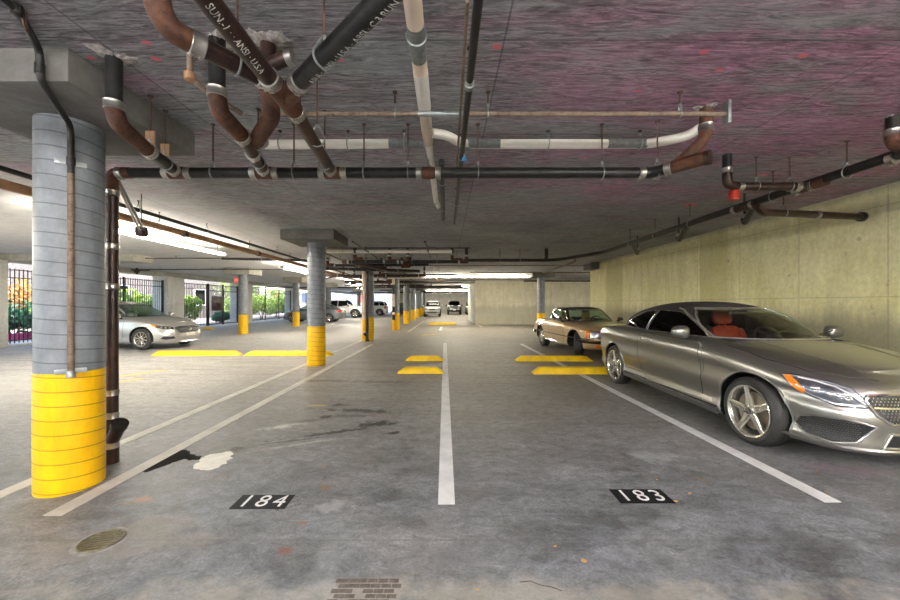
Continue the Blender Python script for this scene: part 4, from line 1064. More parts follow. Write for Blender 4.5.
BU = [(-17.2, 14.6, .9, 1.8, 1.55, 'bushdark', 'dark green hedge bush low behind the fence at the left edge'), (-19.6, 15.4, .9, 2., 2.6, 'bushorange', 'orange flowering bush behind the fence at the left edge'),
      (-16.4, 16.6, 1., 1.9, 2.1, 'bush', 'bright green bush behind the fence over the silver sedan roof'), (-17.0, 20.0, 1., 1.2, 2.3, 'bush', 'bright green bush left of the square pillar'),
      (-16.9, 22.9, 1., 1.3, 2.2, 'bush', 'round bright bush just right of the square pillar'), (-16.6, 29.8, 1.1, 1.6, 2.1, 'bush', 'bright bush beyond the gate'),
      (-17.0, 33.6, 1.1, 1.9, 2.3, 'bush', 'light green bush behind the fence by the far grey sedan'), (-17.6, 37.8, 1.2, 1.9, 2.9, 'bush', 'taller bush behind the far fence bay'),
      (-16.6, 26.9, .6, .8, .8, 'bushdark', 'low dark bush at the foot of the gate'), (-18, 41, 1., 2.2, 2.2, 'bushdark', 'dark bush at the end of the fence')]
for b_ in BU: bush(b_[0], b_[1], b_[2], b_[3], b_[4], M[b_[5]], b_[6])
# tree behind the far bay
t = thing('tree', 'small leafy tree behind the far fence bay', 'tree', (-20, 35.5, -.02))
MB().tube([(-20, 35.5, -.02), (-19.9, 35.4, 1.6), (-20.1, 35.6, 2.6), (-20, 35.3, 3.6)], .1, 10).build('trunk', M['bark'], t)
bm = bmesh.new(); rnd = random.Random(3)
for i in range(1800):
    d = V((rnd.gauss(0, 1), rnd.gauss(0, 1), rnd.gauss(0, .8))); c = V((-20, 35.5, 3.3))+d*.95
    a = V((rnd.uniform(-1, 1), rnd.uniform(-1, 1), rnd.uniform(-1, 1))).normalized(); b = a.cross(V((.3, .5, .7))).normalized(); s = .13
    bm.faces.new([bm.verts.new(c+a*s), bm.verts.new(c+b*s*.45), bm.verts.new(c-a*s), bm.verts.new(c-b*s*.45)])
mb = MB(); mb.bm.free(); mb.bm = bm; mb.build('foliage', M['bush'], t, smooth=0, fixn=False)
tag(MB().box(-17.0, -16.85, 6, 20, -.02, .22).build('edging', M['magenta'], None, smooth=0), 'low magenta planting-bed edging behind the fence at the left', 'edging')
# building across the way
b = thing('building', 'grey shingled building face beyond the fence and bushes', 'building', (-24, 20, -.02))
mb = MB().box(-26, -23.5, 4, 46, -.02, 6.5); mb.build('wall', M['shingle'], b, smooth=0)
for (y0, y1) in ((8, 9.6), (18.2, 19.6), (25.5, 27), (34, 35.6), (40, 41.4)):
    f = MB().box(-23.5, -23.44, y0, y1, 1.2, 2.8).build('window', M['signwhite'], b, smooth=0); MB().box(-23.44, -23.42, y0+.1, y1-.1, 1.3, 2.7).build('pane', M['tint'], f, smooth=0)
b = thing('building', 'pale building with red and blue shutters glimpsed at the far end', 'building', (-22, 62, -.02))
MB().box(-34, -8, 70, 72, -.02, 9).build('wall', M['wallwhite'], b, smooth=0)
shut = simple('blue grey window', '#6f7d9a', .4); rs = simple('red awning', '#b04a48', .5)
for i in range(9):
    x = -33+i*2.7
    f = MB().box(x, x+1.7, 69.9, 69.99, 1.6, 3.4).build('window', shut if i % 3 else rs, b, smooth=0); MB().box(x+.75, x+.85, 69.85, 69.9, 1.6, 3.4).build('mullion', M['signwhite'], f, smooth=0)
# parked kerb between fence bays
struct('trim_4', MB().box(-14.9, -14.1, -9, 62, .0, .06), M['wallwhite'], 'low kerb under the fence')
# ---------------- cars ----------------
def interp(pts, x):
    if not isinstance(pts, (list, tuple)): return pts
    if x <= pts[0][0]: return pts[0][1]
    if x >= pts[-1][0]: return pts[-1][1]
    n = len(pts)
    for i in range(n-1):
        if x <= pts[i+1][0]: break
    def tan(k):
        if k == 0 or k == n-1: return 0 if n > 2 else (pts[1][1]-pts[0][1])/(pts[1][0]-pts[0][0])
        d0 = (pts[k][1]-pts[k-1][1])/(pts[k][0]-pts[k-1][0]); d1 = (pts[k+1][1]-pts[k][1])/(pts[k+1][0]-pts[k][0])
        return 0 if d0*d1 <= 0 else 2*d0*d1/(d0+d1)
    h = pts[i+1][0]-pts[i][0]; t = (x-pts[i][0])/h
    m0, m1 = tan(i)*h, tan(i+1)*h
    if i == 0: m0 = (pts[1][1]-pts[0][1])
    if i == n-2: m1 = (pts[-1][1]-pts[-2][1])
    return (2*t**3-3*t*t+1)*pts[i][1]+(t**3-2*t*t+t)*m0+(-2*t**3+3*t*t)*pts[i+1][1]+(t**3-t*t)*m1
def ring(b, xf, xr, nf, nr, n):
    """half plan outline (y>=0) from rear centre round to front centre, equal arc steps"""
    D = 900; P = []; xc = (xf+xr)/2; a = (xf-xr)/2
    for i in range(D+1):
        f = PI*(1-i/D); f = PI/2+(f-PI/2)
        c, s = math.cos(f), math.sin(f); e = nf if c > 0 else nr
        P.append((xc+a*math.copysign(abs(c)**(2/e), c), b*abs(s)**(2/e)))
    P[0] = (xr, 0.); P[-1] = (xf, 0.)
    L = [0.]
    for i in range(D): L.append(L[-1]+math.hypot(P[i+1][0]-P[i][0], P[i+1][1]-P[i][1]))
    out = []; k = 0
    for j in range(n+1):
        t = L[-1]*j/n
        while k < D-1 and L[k+1] < t: k += 1
        u = (t-L[k])/max(1e-9, L[k+1]-L[k]); out.append((P[k][0]+(P[k+1][0]-P[k][0])*u, P[k][1]+(P[k+1][1]-P[k][1])*u))
    out[0] = (xr, 0.); out[-1] = (xf, 0.)
    return out
def shell(levels, n, sub, close_bottom=True):
    """loft stacked plan rings; each level (z, half width, xf, xr, nf, nr); the last one lies on the centre line"""
    rows_ = []
    for lv in levels:
        z, b, xf, xr, nf, nr = lv[:6]
        if b == 0: ref = rows_[-1]; rg = [(p.x, 0.) for p in ref]
        elif len(lv) > 6: rg = [(p.x, p.y*lv[6]) for p in rows_[lv[7]]]
        else: rg = ring(b, xf, xr, nf, nr, n)
        rows_.append([V((x, y, interp(z, x))) for x, y in rg])
    fine = []
    K = len(rows_)
    for k in range(K-1):
        for s in range(sub):
            t = s/sub; row = []
            for j in range(n+1):
                p0, p1 = rows_[k][j], rows_[k+1][j]; pm = rows_[k-1][j] if k else p0*2-p1; pn = rows_[k+2][j] if k+2 < K else p1*2-p0
                h = max(1e-6, (p1-p0).length); ha = max(1e-6, (p0-pm).length); hb = max(1e-6, (pn-p1).length)
                m0 = ((p0-pm)/ha*h+(p1-p0)/h*ha)/(h+ha)*h; m1 = ((p1-p0)/h*hb+(pn-p1)/hb*h)/(h+hb)*h
                q = p0*(2*t**3-3*t*t+1)+m0*(t**3-2*t*t+t)+p1*(-2*t**3+3*t*t)+m1*(t**3-t*t)
                if j in (0, n) or q.y < 0: q.y = 0
                row.append(q)
            fine.append(row)
    fine.append(rows_[-1])
    bm = bmesh.new(); LV = [[bm.verts.new(p) for p in r] for r in fine]; RV = [[bm.verts.new((p.x, -p.y, p.z)) for p in r] for r in fine]
    for A, sgn in ((LV, 1), (RV, -1)):
        for r in range(len(fine)-1):
            for j in range(n):
                q = (A[r][j], A[r][j+1], A[r+1][j+1], A[r+1][j])
                bm.faces.new(q if sgn > 0 else q[::-1])
    if close_bottom:
        for j in range(n): bm.faces.new((LV[0][j], RV[0][j], RV[0][j+1], LV[0][j+1]))
    bmesh.ops.remove_doubles(bm, verts=bm.verts, dist=1e-4)
    bmesh.ops.dissolve_degenerate(bm, edges=bm.edges, dist=1e-5)
    bmesh.ops.recalc_face_normals(bm, faces=bm.faces)
    return bm
def boolean(bm, cutter, m0, m1):
    me = bpy.data.meshes.new('a'); bm.to_mesh(me); bm.free(); me.materials.append(m0)
    mc = bpy.data.meshes.new('b'); cutter.to_mesh(mc); cutter.free(); mc.materials.append(m1)
    a = bpy.data.objects.new('a', me); c = bpy.data.objects.new('b', mc); COL.objects.link(a); COL.objects.link(c)
    md = a.modifiers.new('x', 'BOOLEAN'); md.operation = 'DIFFERENCE'; md.object = c; md.solver = 'EXACT'; md.material_mode = 'TRANSFER'
    dg = bpy.context.evaluated_depsgraph_get(); out = bpy.data.meshes.new_from_object(a.evaluated_get(dg))
    bpy.data.objects.remove(a); bpy.data.objects.remove(c)
    return out
def bvh_of(bm): return BVHTree.FromBMesh(bm)

def patch(name, bvh, outline, d, mat, parent, off=.004, thick=.012, step=.04, smooth=35):
    """a panel that lies on the body: outline (3-D points) pushed along d onto the surface"""
    d = V(d).normalized(); up = V((0, 0, 1)) if abs(d.z) < .9 else V((1, 0, 0)); u = up.cross(d).normalized(); w = d.cross(u)
    P = [(V(p).dot(u), V(p).dot(w)) for p in outline]
    bm = bmesh.new(); bm.faces.new([bm.verts.new((a, b, 0)) for a, b in P])
    for ax in (0, 1):
        lo = min(p[ax] for p in P); hi = max(p[ax] for p in P); k = int((hi-lo)/step)
        for i in range(1, k+1):
            co = [0, 0, 0]; co[ax] = lo+(hi-lo)*i/(k+1); no = [0, 0, 0]; no[ax] = 1
            bmesh.ops.bisect_plane(bm, geom=bm.verts[:]+bm.edges[:]+bm.faces[:], plane_co=co, plane_no=no)
    nrm = []
    for v in bm.verts:
        o = u*v.co.x+w*v.co.y-d*6
        hit, n_, _, _ = bvh.ray_cast(o, d)
        if hit is None:
            hit, n_, _, _ = bvh.find_nearest(o+d*(6-2.2)); 
        if n_.dot(d) > 0: n_ = -n_
        nrm.append(n_.copy()); v.co = hit+n_*off
    bmesh.ops.recalc_face_normals(bm, faces=bm.faces)
    bm.normal_update()
    av = sum((f.normal*f.calc_area() for f in bm.faces), V((0, 0, 0)))
    if av.dot(d) > 0: bmesh.ops.reverse_faces(bm, faces=bm.faces)
    back = {v: bm.verts.new(v.co-nrm[i]*thick) for i, v in enumerate(bm.verts[:])}
    for e in [e for e in bm.edges if len(e.link_faces) == 1]:
        f = e.link_faces[0]; l = [l for l in f.loops if l.edge == e][0]; a, b = l.vert, l.link_loop_next.vert
        bm.faces.new((b, a, back[a], back[b]))
    mb = MB(); mb.bm.free(); mb.bm = bm
    return mb.build(name, mat, parent, smooth=smooth, fixn=False)
def on(bvh, p, d, off=0.):
    d = V(d).normalized(); hit, n_, _, _ = bvh.ray_cast(V(p)-d*6, d)
    if hit is None: hit, n_, _, _ = bvh.find_nearest(V(p))
    if n_.dot(d) > 0: n_ = -n_
    return hit+n_*off, n_
def trim(name, bvh, pts, d, r, mat, parent, off=.0, closed=False, step=.05):
    pts = [V(p) for p in pts]; Q = []
    if closed: pts = pts+[pts[0]]
    for i in range(len(pts)-1):
        n = max(1, int((pts[i+1]-pts[i]).length/step))
        for k in range(n): Q.append(pts[i].lerp(pts[i+1], k/n))
    Q.append(pts[-1]); Q = [on(bvh, q, d, off)[0] for q in Q]
    S = [Q[0]]
    for q in Q[1:]:
        if (q-S[-1]).length > .004: S.append(q)
    if len(S) < 2: return None
    return MB().tube(S, r, 6).build(name, mat, parent, smooth=50)

def wheel(parent, x, y, r, w, side, style=5, rimr=.235, mat='rim', dark=False, steer=0., detail=2):
    """tyre > rim, spokes, hub cap, brake disc; outer face at |y|"""
    c = V((x, y*side, r)); Rm = Matrix.Rotation(steer, 3, 'Z')
    def fin(mb, name, m, par, smooth=40):
        bmesh.ops.rotate(mb.bm, verts=mb.bm.verts, cent=(0, 0, 0), matrix=Rm); bmesh.ops.translate(mb.bm, verts=mb.bm.verts, vec=c)
        return mb.build(name, m, par, smooth=smooth)
    s = side; seg = 48 if detail > 1 else 28
    prof = [(-w, rimr-.02), (-w, rimr), (-w*.98, r-.035), (-w*.93, r-.010), (-w*.85, r), (-w*.15, r), (-w*.07, r-.010), (-w*.015, r-.035), (.004, rimr+.035), (-.002, rimr+.006), (-.02, rimr-.004), (-w*.9, rimr-.02)]
    ty = fin(MB().lathe([(h, q) for h, q in prof], (0, 0, 0), 'y', seg, s, False), 'wheel', M['tyre'], parent)
    if detail > 1:
        mb = MB()
        for k in (.3, .5, .7): mb.torus((0, -w*k*s, 0), (0, 1, 0), r-.0005, .004, seg, 4)
        fin(mb, 'tread_groove', M['dark'], ty)
    rp_ = [(-w*.85, rimr-.022), (-.03, rimr-.024), (-.012, rimr-.012), (-.004, rimr+.001), (.001, rimr-.003), (-.004, rimr-.016), (-.02, rimr-.026)]
    fin(MB().lathe(rp_, (0, 0, 0), 'y', seg, s, False), 'rim', M[mat], ty)
    bk = fin(MB().lathe([(-.10, .0001), (-.10, rimr-.03), (-.085, rimr-.03), (-.085, .0001)], (0, 0, 0), 'y', seg, s), 'wheel_well_disc', M['dark' if style != 0 else mat], ty)
    if detail > 1: fin(MB().lathe([(-.08, .07), (-.08, rimr*.72), (-.065, rimr*.72), (-.065, .07), (-.05, .065), (-.05, .001)], (0, 0, 0), 'y', 36, s), 'brake_disc', M['disc'], ty)
    mb = MB()
    if style == 0:  # disc cover with ring of slots
        mb.lathe([(-.03, rimr-.02), (-.014, rimr-.05), (-.02, rimr*.6), (-.004, rimr*.5), (-.002, .06), (.004, .05), (.006, .001)], (0, 0, 0), 'y', 32, s)
        for k in range(12):
            a = 2*PI*k/12; p = V((math.cos(a)*rimr*.74, -.012*s, math.sin(a)*rimr*.74)); mb.cyl(p-V((0, .01, 0)), p+V((0, .01, 0)), .016, 8)
    else:
        n = style
        for k in range(n):
            a = 2*PI*k/n+PI/2+.12
            rd = V((math.cos(a), 0, math.sin(a))); tn = V((-math.sin(a), 0, math.cos(a)))
            w0, w1 = (.044, .026) if n <= 5 else (.02, .016)
            # tapered spoke with a raised spine
            secs = []
            for (q, ww, yo, th) in ((.035, w0*1.0, -.020, .03), (rimr*.45, w0*.80, -.018, .028), (rimr*.75, w1*1.05, -.010, .026), (rimr-.016, w1*1.1, -.006, .024)):
                cc = rd*q
                secs.append([mb.bm.verts.new(cc+tn*e*ww+V((0, (yo+dy)*s, 0))) for e, dy in ((-1, -th), (-1, -.004), (-.55, .002), (-.12, -.008), (.12, -.008), (.55, .002), (1, -.004), (1, -th))])
            for i in range(3):
                for j in range(8): mb.bm.faces.new((secs[i][j], secs[i][(j+1) % 8], secs[i+1][(j+1) % 8], secs[i+1][j]))
            mb.bm.faces.new(secs[0][::-1]); mb.bm.faces.new(secs[-1])
        mb.lathe([(-.05, .06), (-.018, .058), (-.012, .045), (-.012, .001)], (0, 0, 0), 'y', 24, s)
    fin(mb, 'spokes', M[mat], ty, 30)
    if style:
        fin(MB().lathe([(-.02, .036), (-.006, .034), (-.003, .028), (-.003, .001)], (0, 0, 0), 'y', 20, s), 'hub_cap', M['rimdark'], ty)
        if detail > 1:
            mb = MB().torus((0, -.003*s, 0), (0, 1, 0), .024, .002, 20, 4)
            for k in range(3):
                a = PI/2+k*2*PI/3; mb.tube([(0, -.002*s, 0), (math.cos(a)*.023, -.002*s, math.sin(a)*.023)], .0022, 5, True, [.0035, .001])
            fin(mb, 'hub_emblem', M['chrome'], ty)
            mb = MB()
            for k in range(5):
                a = 2*PI*k/5+PI/2+.75; p = V((math.cos(a)*.05, -.014*s, math.sin(a)*.05)); mb.cyl(p-V((0, .006, 0)), p+V((0, .006, 0)), .007, 6)
            fin(mb, 'wheel_bolts', M['rimdark'], ty)
    return ty

def mirror_pts(pts, s): return [(x, y*s, z) for x, y, z in pts]

def greenhouse(t, G, n, sub):
    """cabin: rings from belt to roof; panes cut out along their outlines and built as glass"""
    bm = shell(G['levels'], n, sub, close_bottom=False)
    full = bvh_of(bm)
    if G.get('solid_below'): pass
    sides = G.get('side', []); fr = G.get('front'); rr = G.get('rear')
    def cut2(poly, ax):
        k = len(poly)
        for i in range(k):
            (a0, b0), (a1, b1) = poly[i], poly[(i+1) % k]
            if ax == 'y': co = (a0, 0, b0); no = V((b1-b0, 0, -(a1-a0)))
            else: co = (0, a0, b0); no = V((0, b1-b0, -(a1-a0)))
            bmesh.ops.bisect_plane(bm, geom=bm.verts[:]+bm.edges[:]+bm.faces[:], plane_co=co, plane_no=no.normalized(), dist=1e-5)
    for p in sides: cut2(p, 'y')
    if fr: cut2(fr, 'x')
    if rr: cut2(rr, 'x')
    def inside(poly, a, b):
        sg = 0
        for i in range(len(poly)):
            (a0, b0), (a1, b1) = poly[i], poly[(i+1) % len(poly)]
            c = (a1-a0)*(b-b0)-(b1-b0)*(a-a0)
            if abs(c) < 1e-9: continue
            if sg == 0: sg = 1 if c > 0 else -1
            elif (c > 0) != (sg > 0): return False
        return True
    bm.normal_update()
    groups = {}
    for f in bm.faces:
        c = f.calc_center_median(); n_ = f.normal; key = ('roof',)
        for i, p in enumerate(sides):
            if abs(n_.y) > .35 and inside(p, c.x, c.z): key = ('side', i, 1 if c.y > 0 else -1)
        if key[0] == 'roof':
            if fr and n_.x*(1 if n_.dot(V((0, 0, 1))) > -.99 else 1) != 0 and c.x > G['xmid'] and inside(fr, c.y, c.z) and abs(n_.x) > .2: key = ('front',)
            elif rr and c.x < G['xmid'] and inside(rr, c.y, c.z) and abs(n_.x) > .2: key = ('rear',)
        groups.setdefault(key, []).append(f)
    def extract(faces, name, mat, thick, sm=40):
        b2 = bmesh.new(); mp = {}
        for f in faces:
            vs = []
            for v in f.verts:
                if v not in mp: mp[v] = b2.verts.new(v.co)
                vs.append(mp[v])
            b2.faces.new(vs)
        b2.normal_update()
        cen = V((G['xmid'], 0, G['zc'])); av = sum((f.normal.dot(f.calc_center_median()-cen)*f.calc_area() for f in b2.faces), 0.)
        if av < 0: bmesh.ops.reverse_faces(b2, faces=b2.faces)
        b2.normal_update()
        nr = {v: v.normal.copy() for v in b2.verts}; orig = b2.verts[:]
        ofaces = b2.faces[:]
        back = {v: b2.verts.new(v.co-nr[v]*thick) for v in orig}
        bl = []
        for f in ofaces: bl.append([back[v] for v in reversed(f.verts[:])])
        for e in [e for e in b2.edges if len(e.link_faces) == 1]:
            f = e.link_faces[0]; l = [l for l in f.loops if l.edge == e][0]; a, b = l.vert, l.link_loop_next.vert
            b2.faces.new((b, a, back[a], back[b]))
        for q in bl: b2.faces.new(q)
        mb = MB(); mb.bm.free(); mb.bm = b2
        return mb.build(name, mat, t, smooth=sm, fixn=False)
    nm = {'roof': G.get('roof_name', 'roof'), 'side': 'side_window', 'front': 'windshield', 'rear': 'rear_window'}
    for k, fs in groups.items():
        m = M[G['roof_mat']] if k[0] == 'roof' else M[G.get(k[0]+'_mat', 'glass')]
        extract(fs, nm[k[0]], m, .025 if k[0] == 'roof' else .005)
    bm.free()
    tr = G.get('trim_r', .008); tm = M[G.get('trim_mat', 'dark')]
    for s in (1, -1):
        for p in sides: trim('window_trim', full, [(a, 2.*s, b) for a, b in p], (0, -s, 0), tr, tm, t, 0, True)
    if fr: trim('windshield_frame', full, [(3, a, b) for a, b in fr], (-1, 0, 0), tr*G.get('frame_k', 1.2), M[G.get('frame_mat', 'dark')], t, 0, True)
    if rr: trim('rear_window_seal', full, [(-4, a, b) for a, b in rr], (1, 0, 0), tr, M['dark'], t, 0, True)
    return full

def car(name, label, cat, S, loc, rz, group='parked cars'):
    t = thing(name, label, cat, (0, 0, 0), group)
    n, sub = S.get('n', 96), S.get('sub', 4)
    bm = shell(S['levels'], n, sub)
    full = bvh_of(bm)
    cut = MB(); ra = S.get('arch', S['r']+.045)
    for (ax) in S['axles']:
        for s in (1, -1): cut.cyl((ax, .50*s, S['r']+.01), (ax, 1.3*s, S['r']+.01), ra, 40)
    if S.get('cabin'):
        x0, x1, yb, z0 = S['cabin']; cut.box(x0, x1, -yb, yb, z0, 2.2)
    bmesh.ops.recalc_face_normals(cut.bm, faces=cut.bm.faces)
    me = boolean(bm, cut.bm, M[S['paint']], M['dark'])
    me.name = 'body'
    me.polygons.foreach_set('use_smooth', [True]*len(me.polygons)); me.set_sharp_from_angle(angle=math.radians(32))
    o = bpy.data.objects.new('body', me); COL.objects.link(o); o.parent = t
    det = S.get('detail', 1)
    for i, ax in enumerate(S['axles']):
        for s in (1, -1): wheel(t, ax, S['track'], S['r'], S.get('tw', .21), s, S.get('spokes', 5), S.get('rimr', .21), S.get('rimmat', 'rim'), steer=(S.get('steer', 0) if ax > 0 else 0), detail=det)
    gb = greenhouse(t, S['green'], S.get('gn', 72), S.get('gsub', 4)) if S.get('green') else None
    for fn in S.get('extras', []): fn(t, full, gb)
    t.location = loc; t.rotation_euler = (0, 0, rz)
    return t
def seat(t, x, y, z, mat, w=.5, h=.62, name='seat'):
    """bucket seat: cushion, raked backrest and headrest in one upholstered piece"""
    mb = MB()
    def pad(c, hx_, hy, hz, rot):
        b = bmesh.new(); bmesh.ops.create_cube(b, size=2)
        bmesh.ops.bevel(b, geom=b.edges[:], offset=.55, segments=4, affect='EDGES', profile=.5)
        R_ = Matrix.Rotation(rot, 3, 'Y')
        for v in b.verts: v.co = R_ @ V((v.co.x*hx_, v.co.y*hy, v.co.z*hz))+V(c)
        tmp = bpy.data.meshes.new('p'); b.to_mesh(tmp); b.free(); mb.bm.from_mesh(tmp); bpy.data.meshes.remove(tmp)
    pad((x+.18, y, z+.06), .27, w/2, .09, 0); pad((x-.12, y, z+.36), .085, w/2, h*.52, -.28); pad((x-.10, y+w*.36, z+.36), .10, .06, h*.46, -.28); pad((x-.10, y-w*.36, z+.36), .10, .06, h*.46, -.28)
    pad((x-.25, y, z+h+.18), .05, .135, .105, -.2); mb.cyl((x-.22, y-.05, z+h-.02), (x-.24, y-.05, z+h+.12), .008, 8); mb.cyl((x-.22, y+.05, z+h-.02), (x-.24, y+.05, z+h+.12), .008, 8)
    return mb.build(name, mat, t, smooth=60)
def steering(t, x, y, z):
    mb = MB().torus((x, y, z), (1, 0, .45), .18, .016, 28, 8)
    for a in (0, 2.1, 4.2):
        e1 = V((0, 1, 0)); e2 = V((-.41, 0, .91)); p = V((x, y, z)); mb.tube([p, p+(e1*math.cos(a)+e2*math.sin(a))*.175], .014, 6)
    mb.cyl((x+.02, y, z), (x+.35, y, z-.15), .03, 10); mb.cyl((x-.01, y, z), (x+.02, y, z-.01), .05, 12)
    mb.build('steering_wheel', M['dark'], t)
def mirror_part(t, x, y, z, mat, s, w=.21, h=.13, glass=True):
    b = bmesh.new(); bmesh.ops.create_uvsphere(b, u_segments=18, v_segments=12, radius=1)
    for v in b.verts:
        k = V([math.copysign(abs(q)**.72, q) for q in v.co]); k.x = k.x*.085 if k.x > 0 else k.x*.03
        v.co = V((x+k.x, y*s+s*(k.y*s*w/2+.06) , z+k.z*h/2*(1-.12*k.y*s)))
    mb = MB(); mb.bm.free(); mb.bm = b
    o = mb.build('side_mirror', mat, t, smooth=60)
    MB().tube([(x+.01, (y-.08)*s, z-.07), (x+.02, (y)*s, z-.06), (x+.02, (y+.04)*s, z-.03)], .022, 8).build('mirror_arm', M['dark'], o)
    if glass:
        MB().prism([(math.cos(a)*w*.40, math.sin(a)*h*.38) for a in [2*PI*i/20 for i in range(20)]], lambda u, v, d: V((x-.027+d, (y+.06)*s+u, z+v)), -.004, .01).build('mirror_glass', M['chrome'], o)
    return o
def box_between(name, t, c, sx, sy, sz, mat, bev=.01): return MB().box(c[0]-sx/2, c[0]+sx/2, c[1]-sy/2, c[1]+sy/2, c[2]-sz/2, c[2]+sz/2).build(name, mat, t, bevel=bev)

# ======== grey convertible ========
MZ = {'n': 150, 'sub': 5, 'r': .332, 'arch': .372, 'axles': (1.42, -1.42), 'track': .872, 'tw': .205, 'rimr': .256, 'paint': 'mercpaint', 'detail': 2, 'cabin': (-1.15, .98, .68, .5)}
zsh = [(-2.45, .92), (-2.0, .965), (-1.3, .985), (-.4, .975), (.6, .955), (1.1, .925), (1.6, .85), (1.95, .785), (2.2, .72)]
zcr = [(-2.45, .80), (-1.8, .84), (-.6, .815), (.6, .785), (1.4, .72), (2.2, .59)]
MZ['levels'] = [
    ([(-2.4, .26), (-1.9, .20), (1.8, .17), (2.2, .17)], .80, 2.10, -2.33, 4.6, 5),
    ([(-2.4, .30), (-1.9, .24), (1.8, .205), (2.2, .195)], .865, 2.19, -2.40, 4.6, 5),
    ([(-2.4, .34), (-1.8, .29), (1.8, .25), (2.2, .24)], .885, 2.205, -2.43, 4.5, 5),
    ([(-2.4, .42), (-1.8, .38), (1.8, .345), (2.2, .32)], .868, 2.205, -2.44, 4.4, 5),
    ([(-2.4, .58), (1.8, .52), (2.2, .47)], .900, 2.20, -2.455, 4.4, 5),
    ([(x, z-.04) for x, z in zcr], .896, 2.175, -2.45, 4.2, 5),
    (zcr, .907, 2.165, -2.45, 4.2, 5),
    ([(x, z-.05) for x, z in zsh], .885, 2.13, -2.42, 4., 5),
    (zsh, .85, 2.07, -2.385, 3.8, 4.6),
    ([(x, z+.022) for x, z in zsh], .795, 1.99, -2.33, 3.8, 4.4),
    ([(x, z+.050) for x, z in zsh], 0.5, 0, 0, 0, 0, .62, 9),
    ([(x, z+.062) for x, z in zsh], 0.5, 0, 0, 0, 0, .30, 9),
    ([(x, z+.066) for x, z in zsh], 0, 0, 0, 0, 0)]
MZ['green'] = {'xmid': -.4, 'zc': .9, 'roof_mat': 'fabric', 'roof_name': 'soft_top', 'side_mat': 'tint', 'rear_mat': 'tint', 'trim_r': .007, 'trim_mat': 'chrome', 'frame_mat': 'rim', 'frame_k': 2.,
    'levels': [([(-1.75, 1.0), (.2, .975), (1.05, .965)], .785, 1.10, -1.78, 3.4, 3.2),
               (1.14, .745, .70, -1.60, 3.6, 3.4),
               ([(-1.4, 1.24), (-.3, 1.285), (.4, 1.27)], .675, .38, -1.36, 3.8, 3.4),
               ([(-1.2, 1.30), (-.4, 1.375), (.15, 1.335)], .56, .14, -1.08, 4., 3.2),
               ([(-1.1, 1.325), (-.4, 1.40), (.08, 1.36)], .47, .07, -.98, 4., 3.2),
               ([(-1.1, 1.345), (-.4, 1.425), (.08, 1.385)], .5, 0, 0, 0, 0, .5, 4),
               ([(-1.1, 1.35), (-.4, 1.432), (.08, 1.39)], 0, 0, 0, 0, 0)],
    'side': [[(-.52, 1.005), (.68, .995), (.40, 1.14), (.17, 1.25), (.05, 1.285), (-.38, 1.305)], [(-1.30, 1.03), (-.57, 1.008), (-.43, 1.30), (-.72, 1.27), (-1.08, 1.16)]],
    'front': [(-.69, 1.0), (.69, 1.0), (.65, 1.14), (.593, 1.25), (.474, 1.335), (-.474, 1.335), (-.593, 1.25), (-.65, 1.14)], 'rear': [(-.5, 1.08), (.5, 1.08), (.42, 1.27), (-.42, 1.27)]}
